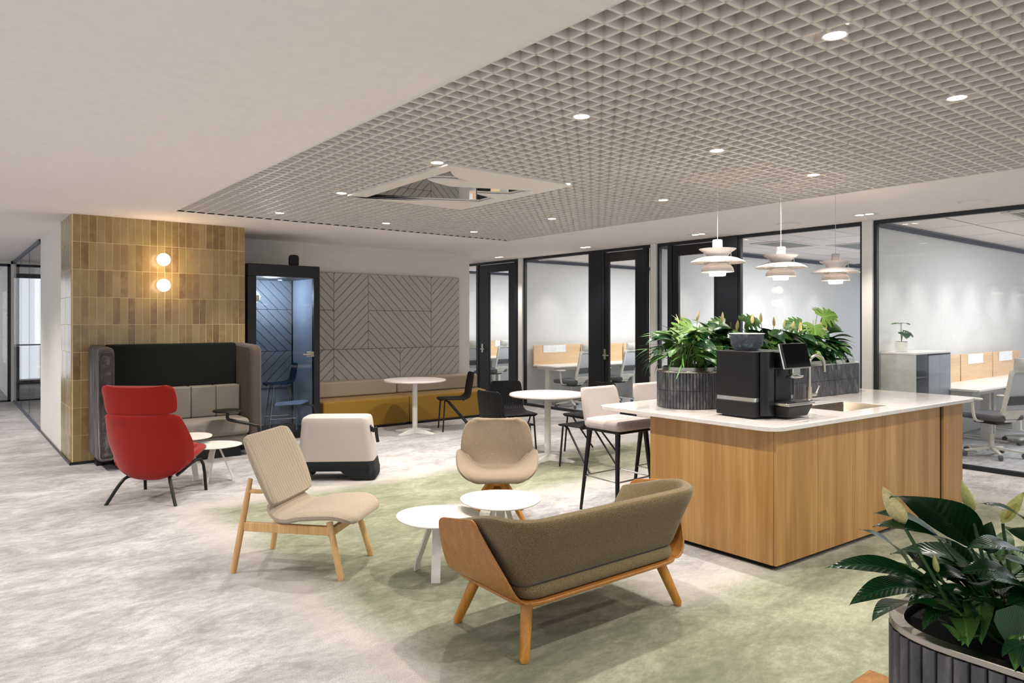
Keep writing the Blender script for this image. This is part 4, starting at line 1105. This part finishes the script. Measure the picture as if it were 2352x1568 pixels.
obj('headrest', B().slab([[V((-.13+.26*j/8, -.37+.015*abs(-1+2*j/8)**2-.01*i/5, 1.02+.12*i/5)) for j in range(9)] for i in range(6)], .045, .35), 'chair_frame', tc)
obj('headrest_post', B().bar((0, -.345, 1.0), (0, -.37, 1.10), .05, .02), 'chair_frame', tc, bevel=.004)
obj('seat', B().prism(rbox(-.24, .24, -.24, .25, .09, 6), .43, .50), 'grey_seat', tc, bevel=.03, seg=3)
obj('seat_tray', B().prism(rbox(-.12, .12, -.16, .14, .04, 4), .38, .429), 'black', tc, bevel=.01)
for sx in (-1, 1):
    am = obj('armrest', B().tube(catmull([(sx*.17, -.02, .415), (sx*.27, -.02, .43), (sx*.285, .0, .52), (sx*.285, .01, .655)], 4), .022, 10, flat=(1, .6)), 'chair_frame', tc)
    obj('arm_pad', B().prism(rbox(sx*.285-.04, sx*.285+.04, -.10, .14, .03, 4), .656, .682), 'chair_frame', am, bevel=.008)
obj('gas_lift', B().lathe([(.028, .10), (.028, .26), (.017, .261), (.017, .379)], 18, cap=True), 'chair_frame', tc)
bs_ = obj('base', B().lathe([(.001, .06), (.045, .06), (.04, .12), (.001, .12)], 18), 'chair_frame', tc)
for k in range(5):
    a = 2*pi*k/5+.3; c, s = cos(a), sin(a)
    obj('base_arm', B().bar((.03*c, .03*s, .095), (.31*c, .31*s, .07), .045, .03, w2=.03, t2=.02), 'chair_frame', bs_, bevel=.004)
    w = obj('caster', B().lathe([(.001, -.018), (.028, -.018), (.03, 0), (.028, .018), (.001, .018)], 16), 'grey_seat', tc, loc=(.31*c, .31*s, .031)); w.rotation_euler = (pi/2, 0, a)
tc['group'] = 'white mesh office chairs'
spots = [((8.86, 9.32, 0), .12, 'white mesh office chair, left one behind the middle glass bay'), ((10.03, 9.32, 0), .1, 'white mesh office chair seen through the middle black door'),
         ((11.3, 9.32, 0), -.2, 'white mesh office chair glimpsed in the narrow strip right of the middle door'), ((9.52, 12.5, 0), .1, 'white mesh office chair seen through the farthest black door'),
         ((8.74, 12.5, 0), -.2, 'white mesh office chair cut off by the end of the panelled wall'), ((9.40, 2.90, 0), -.35, 'white mesh office chair with armrests right of the island, beyond the glass'),
         ((10.75, 2.85, 0), .1, 'white mesh office chair at the very right edge, behind another one')]
for i, (l_, rz_, lab) in enumerate(spots):
    if i == 0: tc.location = l_; tc.rotation_euler = (0, 0, rz_); tc['label'] = lab
    else: dup(tc, l_, rz_, lab)
# cabinet of the right-hand office
cb = thing('cabinet', 'grey cabinet with open niche and pale side beyond the glass', 'cabinet', (8.50, 3.36, 0))
cw = 1.02
obj('side', B().box(0, .02, 0, .385, 0, 1.17), 'cabinet_side', cb); obj('side', B().box(cw-.02, cw, 0, .385, 0, 1.17), 'cabinet_side', cb)
obj('top', B().box(-.003, cw+.003, -.005, .385, 1.171, 1.19), 'white_plastic', cb); obj('back', B().box(.021, cw-.021, .37, .385, 0, 1.17), 'cabinet_in', cb)
obj('shelf', B().box(.021, .35, .02, .369, .90, .915), 'cabinet_in', cb); obj('shelf', B().box(.021, .35, .02, .369, .62, .635), 'cabinet_in', cb); obj('divider', B().box(.35, .365, .02, .369, 0, 1.17), 'cabinet', cb)
obj('drawer', B().box(.024, .347, .0, .018, .05, .615), 'cabinet', cb)
for a0, a1 in ((.367, .68), (.684, cw-.022)): obj('door', B().box(a0, a1, 0, .018, .05, 1.15), 'cabinet', cb)

# ================================================================== PLANTS
def leaf_mesh(L, Wd, droop, fold, kind=0, nl=9, nw=3, twist=0):
    """blade along +y from the origin; droop bends it down, fold lifts the halves"""
    vs = []; fs = []
    yy = zz = 0; ang = 0
    for i in range(nl+1):
        t = i/nl
        if kind == 0: wv = Wd/2*(sin(pi*min(1, t*.98+.02)**.72)**.85)
        elif kind == 1: wv = Wd/2*(max(0, 1-t)**.65)*(min(1, t*6)**.5)*.95      # heart
        else: wv = Wd/2*(max(0, 1-t)**.8)*(min(1, .45+t*3))                     # strap
        if i: ang = droop*t**1.3; yy += L/nl*cos(ang); zz -= L/nl*sin(ang)
        for j in range(-nw, nw+1):
            u = j/nw; back = (kind == 1)*(-.16*L*abs(u)**1.5*(1-t)**3)
            vs.append((wv*u, yy+back, zz+fold*wv*abs(u)+.03*Wd*sin(9*t+u*2)*abs(u)+twist*u*wv*t))
    m_ = 2*nw+1
    for i in range(nl):
        for j in range(m_-1): fs.append((i*m_+j, i*m_+j+1, (i+1)*m_+j+1, (i+1)*m_+j))
    b = B().add(vs, fs); me = b.mesh('leaf')
    for p_ in me.polygons: p_.use_smooth = True
    return me
def monstera_mesh(L, Wd, bend=.5):
    out = []; N_ = 56
    for k in range(N_):
        a = 2*pi*k/N_   # 0 = tip (+y)
        r_ = 1-.18*(1-cos(a))*.5
        x_, y_ = Wd/2*sin(a)*(1+.15*cos(a+pi)), L/2+L/2*cos(a)*r_
        if abs(a-pi) < .42: y_ += L*.20*(1-abs(a-pi)/.42)        # heart notch
        for c_ in (.62, 1.05, 1.5, 1.95):
            for aa in (c_, 2*pi-c_):
                if abs(a-aa) < .075: x_ *= .5
        out.append((x_, y_))
    vs = []; fs = []
    for s in (0.02, .35, .7, 1.0):
        for x_, y_ in out:
            px, py = x_*s, L*.42+(y_-L*.42)*s
            vs.append((px, py, -bend*(px*px/Wd*1.1+max(0, py-L*.35)**2/L*.9)+.12*abs(px)))
    for r_ in range(3):
        for k in range(N_): fs.append((r_*N_+k, r_*N_+(k+1) % N_, (r_+1)*N_+(k+1) % N_, (r_+1)*N_+k))
    fs.append(tuple(range(N_)))
    me = B().add(vs, fs).mesh('leaf')
    for p_ in me.polygons: p_.use_smooth = True
    return me
def set_mats(me, m): me.materials.append(M[m]); return me
LV = {}
LV['lily'] = [set_mats(leaf_mesh(1, .38, d_, .2, 0, twist=tw), m) for d_, m, tw in ((.9, 'leaf_dark', .1), (1.3, 'leaf_dark', -.2), (.5, 'leaf_mid', .15), (1.1, 'leaf_mid', -.1))]
LV['heart'] = [set_mats(leaf_mesh(1, w_, d_, .18, 1), m) for d_, m, w_ in ((.7, 'leaf_mid', .85), (1.0, 'leaf_light', .85), (.4, 'leaf_dark', 1.25))]
LV['broad'] = [set_mats(leaf_mesh(1, .48, d_, .16, 0, nl=12, nw=4, twist=tw), m) for d_, m, tw in ((.9, 'leaf_dark', .1), (1.2, 'leaf_dark', -.15), (.55, 'leaf_dark', .15), (.8, 'leaf_dark', -.1))]
LV['strap'] = [set_mats(leaf_mesh(1, .09, d_, .3, 2), m) for d_, m in ((.8, 'leaf_mid'), (1.3, 'leaf_dark'), (.45, 'leaf_mid'))]
LV['mon'] = [set_mats(monstera_mesh(1, 1.05, b_), m) for b_, m in ((.5, 'leaf_light'), (.8, 'leaf_mid'))]
sp_ = B()
P = []
for i in range(9):
    t = i/8; w_ = .17*sin(pi*min(1, t**.75*.97+.03))**.8
    P.append([V((w_*sin(u*1.4), -.10*cos(u*1.4)*w_/.17+.10, t)) for u in [-1+2*j/6 for j in range(7)]])
SPM = B().slab(P, .012, .5).mesh('spathe')
for p_ in SPM.polygons: p_.use_smooth = True
SPM.materials.append(M['spathe'])
SPG = SPM.copy(); SPG.materials.clear(); SPG.materials.append(M['spathe_green'])
SDM = B().lathe([(.001, .12), (.03, .15), (.035, .4), (.02, .62), (.001, .66)], 10, (0, .05, 0)).mesh('spadix'); SDM.materials.append(M['spadix'])
def add_leaf(t, me, base, tip_at, az, pitch, size, stems, roll=0):
    """petiole from base to tip_at; blade starts there with azimuth az and pitch (up)"""
    o_ = bpy.data.objects.new('leaf', me); place(o_, t)
    o_.matrix_local = Matrix.Translation(tip_at) @ Matrix.Rotation(az, 4, 'Z') @ Matrix.Rotation(pitch, 4, 'X') @ Matrix.Rotation(roll, 4, 'Y') @ Matrix.Scale(size, 4)
    b_, e_ = V(base), V(tip_at); mid = (b_+e_)/2+V((0, 0, .02))-(e_-b_)*.08
    stems.tube([b_, mid, e_], [.0032, .0027, .0022], 5)
def lily(label, loc, n, spread, size, hgt, seed, spathes=0, kinds=('lily',), sx=1., group=None, leafscale=1., cat='plant', green=False, zmin=.03, sz=.09):
    rnd = random.Random(seed); t = thing('peace_lily', label, cat, loc, 0, group); stems = B()
    for k in range(n):
        az = 2*pi*k*.381966+rnd.uniform(-.3, .3); rr = spread*sqrt((k+.5)/n)
        hh = hgt*(1-.75*(k/n))*rnd.uniform(.8, 1.05)+zmin
        base = (rnd.uniform(-.3, .3)*spread*sx, rnd.uniform(-.3, .3)*spread, 0)
        tip = (rr*cos(az)*sx*.75, rr*sin(az)*.75, hh)
        kd = rnd.choice(kinds); me = rnd.choice(LV[kd]); sz_ = size*rnd.uniform(.75, 1.15)*(1.12 if kd == 'strap' else (.6 if kd == 'heart' else 1))
        add_leaf(t, me, base, tip, az-pi/2+rnd.uniform(-.4, .4), rnd.uniform(-.1, .75)-.55*(k/n), sz_, stems, rnd.uniform(-.5, .5))
    for k in range(spathes):
        az = 2*pi*k/spathes*1.0+seed; r_ = spread*rnd.uniform(.15, .5); hh = hgt*rnd.uniform(1.15, 1.5)
        p_ = (r_*cos(az)*sx, r_*sin(az), hh)
        f_ = bpy.data.objects.new('flower', SPG if green else SPM); place(f_, t)
        f_.matrix_local = Matrix.Translation(p_) @ Matrix.Rotation(rnd.uniform(0, 6.28), 4, 'Z') @ Matrix.Rotation(rnd.uniform(-.35, .35), 4, 'X') @ Matrix.Scale(sz, 4)
        d2_ = bpy.data.objects.new('spadix', SDM); place(d2_, f_)
        stems.tube([(p_[0]*.4, p_[1]*.4, 0), ((p_[0]*.8, p_[1]*.8, hh*.6)), p_], [.003, .0028, .0026], 5)
    s_ = obj('stem', stems, 'stem', t); s_['kind'] = 'stuff'
    return t, stems
ZI = 1.183
lily('bushy peace lily with arching strap leaves at the rounded left end of island planter', (4.40, 3.37, ZI), 85, .21, .25, .26, 3, 3, ('strap', 'strap', 'lily'), 1.1)
lily('dense dark peace lily just left of the coffee machine', (4.72, 3.37, ZI), 75, .21, .25, .27, 5, 1, ('lily', 'lily', 'heart'), 1.1)
lily('leafy green plant behind the bean hopper', (5.12, 3.34, ZI), 70, .21, .25, .25, 8, 2, ('lily', 'heart'), 1.15)
lily('flowering peace lily above the touch screen', (5.52, 3.32, ZI), 70, .21, .25, .25, 11, 3, ('lily', 'lily', 'heart'), 1.15)
lily('peace lily trailing over the planter rim behind the tap', (5.88, 3.30, ZI), 70, .20, .24, .22, 14, 2, ('lily', 'heart'), 1.1)
lily('dark leafy peace lily at the right end of the island planter', (6.27, 3.29, ZI), 90, .19, .21, .21, 17, 3, ('lily',), 1.1)
def monstera(label, loc, leaves, seed=0, up=1.42, big=1.15):
    t = thing('monstera', label, 'plant', loc, 0); stems = B(); rnd = random.Random(seed)
    for (tip, az, pitch, size, kd, v_) in leaves:
        add_leaf(t, LV[kd][v_], (rnd.uniform(-.02, .02), rnd.uniform(-.02, .02), 0), (tip[0], tip[1], tip[2]*up), az, pitch+(.8*cos(az-CA) if cos(az-CA) < 0 else 0), size*big, stems, -.95*sin(az-CA))
    s_ = obj('stem', stems, 'stem', t); s_['kind'] = 'stuff'
CA = radians(-38.8)      # azimuth of the viewing direction
monstera('monstera with one big slotted light green leaf in the left end of island planter', (4.55, 3.32, ZI),
         [((-.02, .02, .24), CA+2.2, .15, .24, 'mon', 0), ((-.09, -.06, .14), CA+2.8, -.35, .17, 'heart', 1), ((.08, .05, .20), CA-1.2, .1, .17, 'mon', 1), ((-.12, .03, .20), CA+1.4, .2, .16, 'heart', 0)], 1)
monstera('monstera with drooping leaves rising behind the bean hopper', (5.02, 3.38, ZI),
         [((-.02, 0, .25), CA+1.9, .15, .17, 'mon', 1), ((.06, -.02, .24), CA-1.5, .3, .17, 'mon', 1), ((.02, -.08, .12), CA-2.2, -.2, .18, 'heart', 1)], 2)
monstera('low monstera between the hopper and the screen in island planter', (5.33, 3.26, ZI),
         [((-.04, -.03, .13), CA+2.4, -.1, .18, 'heart', 1), ((.09, 0, .17), CA-1.7, .1, .17, 'heart', 0)], 3)
monstera('tall light green monstera at the right end of the island planter', (6.10, 3.28, ZI),
         [((-.05, .02, .24), CA+1.8, .2, .18, 'mon', 1), ((.02, .0, .26), CA+2.9, .1, .20, 'mon', 0), ((.12, .03, .27), CA-1.5, .3, .19, 'mon', 0), ((-.12, -.05, .17), CA+2.4, -.2, .20, 'mon', 0), ((.26, .0, .22), CA-1.4, .05, .18, 'heart', 0), ((.20, .06, .30), CA-.9, .3, .15, 'mon', 0)], 4)
# plant on the cabinet
pt = thing('potted_plant', 'small monstera in a white square pot on the grey cabinet', 'plant', (8.72, 3.60, 1.192), radians(10))
obj('pot', taper(-.05, .05, -.05, .05, 0, .115, -.062, .062, -.062, .062, .012), 'pot', pt, bevel=.003)
obj('soil', B().box(-.055, .055, -.055, .055, .1155, .119), 'soil', pt)
stems = B()
for (tip, az, pitch, size, kd, v_) in (((-.05, 0, .33), CA+1.7, .2, .12, 'mon', 1), ((.01, 0, .33), CA-1.6, .15, .12, 'heart', 0), ((.0, -.03, .22), CA+2.7, -.3, .14, 'heart', 2), ((.08, 0, .26), CA-1.8, -.4, .14, 'mon', 1), ((.03, .0, .20), CA-2.4, -.1, .10, 'heart', 0)):
    add_leaf(pt, LV[kd][v_], (0, 0, .115), tip, az, pitch, size, stems)
obj('stem', stems, 'stem', pt)['kind'] = 'stuff'

# ================================================================== FOREGROUND
FZ = .74
ftab = thing('wood_table', 'oak table whose corner shows below the foreground planter', 'table', (0, 0, 0))
obj('tabletop', B().box(1.24, 1.684, -.75, .765, FZ-.03, FZ), 'oak_leg', ftab, bevel=.003)
for xx, yy in ((1.29, .70), (1.63, .70), (1.29, -.68), (1.63, -.68)): obj('leg', B().box(xx-.03, xx+.03, yy-.03, yy+.03, 0, FZ-.031), 'oak_leg', ftab)
fp = thing('planter', 'dark ribbed tile planter in the right foreground on the oak table', 'planter', (0, 0, 0))
fpp = rpoly([(1.281, .585), (1.281, -.6), (1.65, -.6), (1.65, .585)], [.14, .15, .15, .14], 8)
data = tile_planter(fp, fpp, FZ+.002, 1.005, 2, .0245)
lay(fp, data, FZ+.002, 2, lambda p: p.x < 1.45 and p.y > -.15)
obj('core', B().prism(inset(fpp, .006), FZ+.001, 1.004), 'dark_gap', fp)
obj('rim', plate(inset(fpp, -.006), [inset(fpp, .018)], 1.006, 1.018), 'steel', fp, bevel=.002)
obj('soil', B().prism(inset(fpp, .02), .985, .998), 'soil', fp)
CR = (cos(radians(-38.8)), sin(radians(-38.8)))
def cw_(dx, dd): return (dx*CR[0]-dd*CR[1]*0+dd*sin(radians(38.8)), dx*CR[1]+dd*cos(radians(38.8)))
# large foreground peace lily, leaves laid out by hand: (right, away, up) of the blade's base, azimuth to the view, pitch, size, variant
fl = thing('peace_lily', 'large dark peace lily with pale flowers filling the foreground planter', 'plant', (1.48, .39, .999)); stems = B()
# (start, tip, width to length, tone) of the hand-laid leaves; (base, tip, pale) of the flowers
FL2 = [
    ((-0.031, 0.088, 0.141), (-0.269, 0.151, 0.268), 0.34, 1),
    ((-0.056, 0.134, 0.153), (-0.176, 0.178, 0.204), 0.34, 0),
    ((-0.083, 0.078, 0.132), (-0.277, 0.132, 0.215), 0.32, 3),
    ((-0.129, 0.153, 0.109), (-0.234, 0.174, 0.187), 0.26, 0),
    ((-0.104, 0.12, 0.095), (-0.2, 0.147, 0.16), 0.3, 1),
    ((-0.106, 0.173, 0.09), (-0.148, 0.207, 0.11), 0.42, 2),
    ((-0.136, 0.12, 0.089), (-0.34, 0.169, 0.14), 0.24, 0),
    ((-0.161, 0.115, 0.088), (-0.341, 0.144, 0.099), 0.3, 3),
    ((-0.172, 0.098, 0.067), (-0.348, 0.137, 0.088), 0.3, 1),
    ((-0.17, 0.058, 0.067), (-0.166, 0.119, 0.073), 0.36, 2),
    ((-0.043, 0.059, 0.144), (-0.043, 0.059, 0.197), 0.8, 3),
    ((-0.039, -0.009, 0.196), (-0.151, 0.017, 0.25), 0.22, 0),
    ((-0.039, -0.009, 0.171), (-0.157, 0.009, 0.221), 0.3, 1),
    ((-0.032, -0.014, 0.138), (-0.205, 0.022, 0.192), 0.34, 3),
    ((-0.065, 0.012, 0.117), (-0.188, 0.034, 0.139), 0.36, 0),
    ((-0.093, -0.03, 0.099), (-0.219, 0.007, 0.15), 0.36, 3),
    ((-0.229, 0.041, 0.048), (-0.205, 0.073, 0.059), 0.36, 2),
    ((-0.171, -0.056, 0.059), (-0.265, -0.02, 0.061), 0.36, 1),
    ((-0.026, 0.045, 0.094), (-0.025, 0.108, 0.103), 0.36, 2),
    ((-0.074, 0.083, 0.077), (-0.067, 0.142, 0.103), 0.34, 1),
    ((-0.159, -0.015, 0.079), (-0.162, -0.038, 0.118), 0.5, 0),
    ((-0.111, 0.049, 0.079), (-0.166, 0.093, 0.096), 0.4, 0),
    ((-0.119, 0.017, 0.075), (-0.186, 0.046, 0.107), 0.4, 1),
    ((-0.09, 0.109, 0.056), (-0.099, 0.168, 0.067), 0.3, 0),
    ((-0.032, -0.014, 0.104), (-0.065, 0.012, 0.146), 0.5, 1),
    ((0.032, 0.063, 0.112), (0.105, 0.068, 0.152), 0.4, 2),
    ((-0.011, 0.097, 0.081), (0.009, 0.145, 0.128), 0.34, 3),
]
FW = [
    ((-0.21, 0.129, 0.202), (-0.26, 0.143, 0.271), 0),
    ((-0.077, 0.073, 0.214), (-0.092, 0.085, 0.271), 1),
    ((-0.057, 0.032, 0.203), (-0.028, 0.008, 0.255), 1),
    ((-0.146, 0.103, 0.117), (-0.151, 0.107, 0.149), 1),
]
LBW = {}
def leaf_to(t, S_, T_, wl, v_, stems, droop=.7):
    S_, T_ = V(S_), V(T_); d_ = T_-S_; L_ = d_.length/(1-droop*droop*.09)
    key = (wl, v_, droop)
    if key not in LBW: LBW[key] = set_mats(leaf_mesh(1, wl, droop, .22, 0, nl=12, nw=4, twist=(-.12, .1, .15, -.08)[v_]), ('leaf_dark', 'leaf_dark', 'leaf_mid', 'leaf_dark')[v_])
    az = atan2(d_.y, d_.x)-pi/2; pitch = math.asin(max(-1, min(1, d_.z/d_.length)))+droop*.42
    add_leaf(t, LBW[key], (S_.x*.45+.02, S_.y*.45, 0), S_, az, pitch, L_, stems, (-.5, .35, .2, -.25)[v_])
def cv(dx, dd, z): return (dx*cos(CA)-dd*sin(CA)*1.0, dx*sin(CA)+dd*cos(CA), z)
for S_, T_, wl, v_ in FL2: leaf_to(fl, S_, T_, wl, v_, stems)
rnd = random.Random(5)
for k in range(150):
    az = rnd.uniform(-pi, pi); rr = rnd.uniform(.02, .14)
    far_ = k % 4
    p_ = cv(-rr*sin(az)*.8+(.04, .13, .06, -.085)[far_], rr*cos(az)*.8*(1 if far_ < 3 else .6)+(0, -.03, -.14, .02)[far_], rnd.uniform(.02, .10) if far_ < 2 else rnd.uniform(.04, .10))
    add_leaf(fl, rnd.choice(LV['lily']), ((p_[0]*.5, p_[1]*.5, 0)), p_, CA+az+rnd.uniform(-.5, .5), rnd.uniform(0, .8) if far_ < 2 else rnd.uniform(.1, .7), rnd.uniform(.12, .19) if far_ < 2 else rnd.uniform(.09, .13), stems, rnd.uniform(-.5, .5))
add_leaf(fl, LV['heart'][2], (-.04, -.05, 0), (-.163, -.028, .075+.02), CA+3.0, -1.05, .098, stems)
for S_, T_, g_ in FW:
    S_, T_ = V(S_), V(T_); f_ = bpy.data.objects.new('flower', SPG if g_ else SPM); place(f_, fl)
    q_ = (T_-S_).to_track_quat('Z', 'Y')
    f_.matrix_local = Matrix.Translation(S_) @ q_.to_matrix().to_4x4() @ Matrix.Rotation(CA+pi*.42, 4, 'Z') @ Matrix.Scale((T_-S_).length, 4)
    d2_ = bpy.data.objects.new('spadix', SDM); place(d2_, f_)
    stems.tube([(S_.x*.5, S_.y*.5, 0), (S_.x*.8, S_.y*.8, S_.z*.6), S_], [.0038, .0032, .0026], 6)
obj('stem', stems, 'stem_dark', fl)['kind'] = 'stuff'
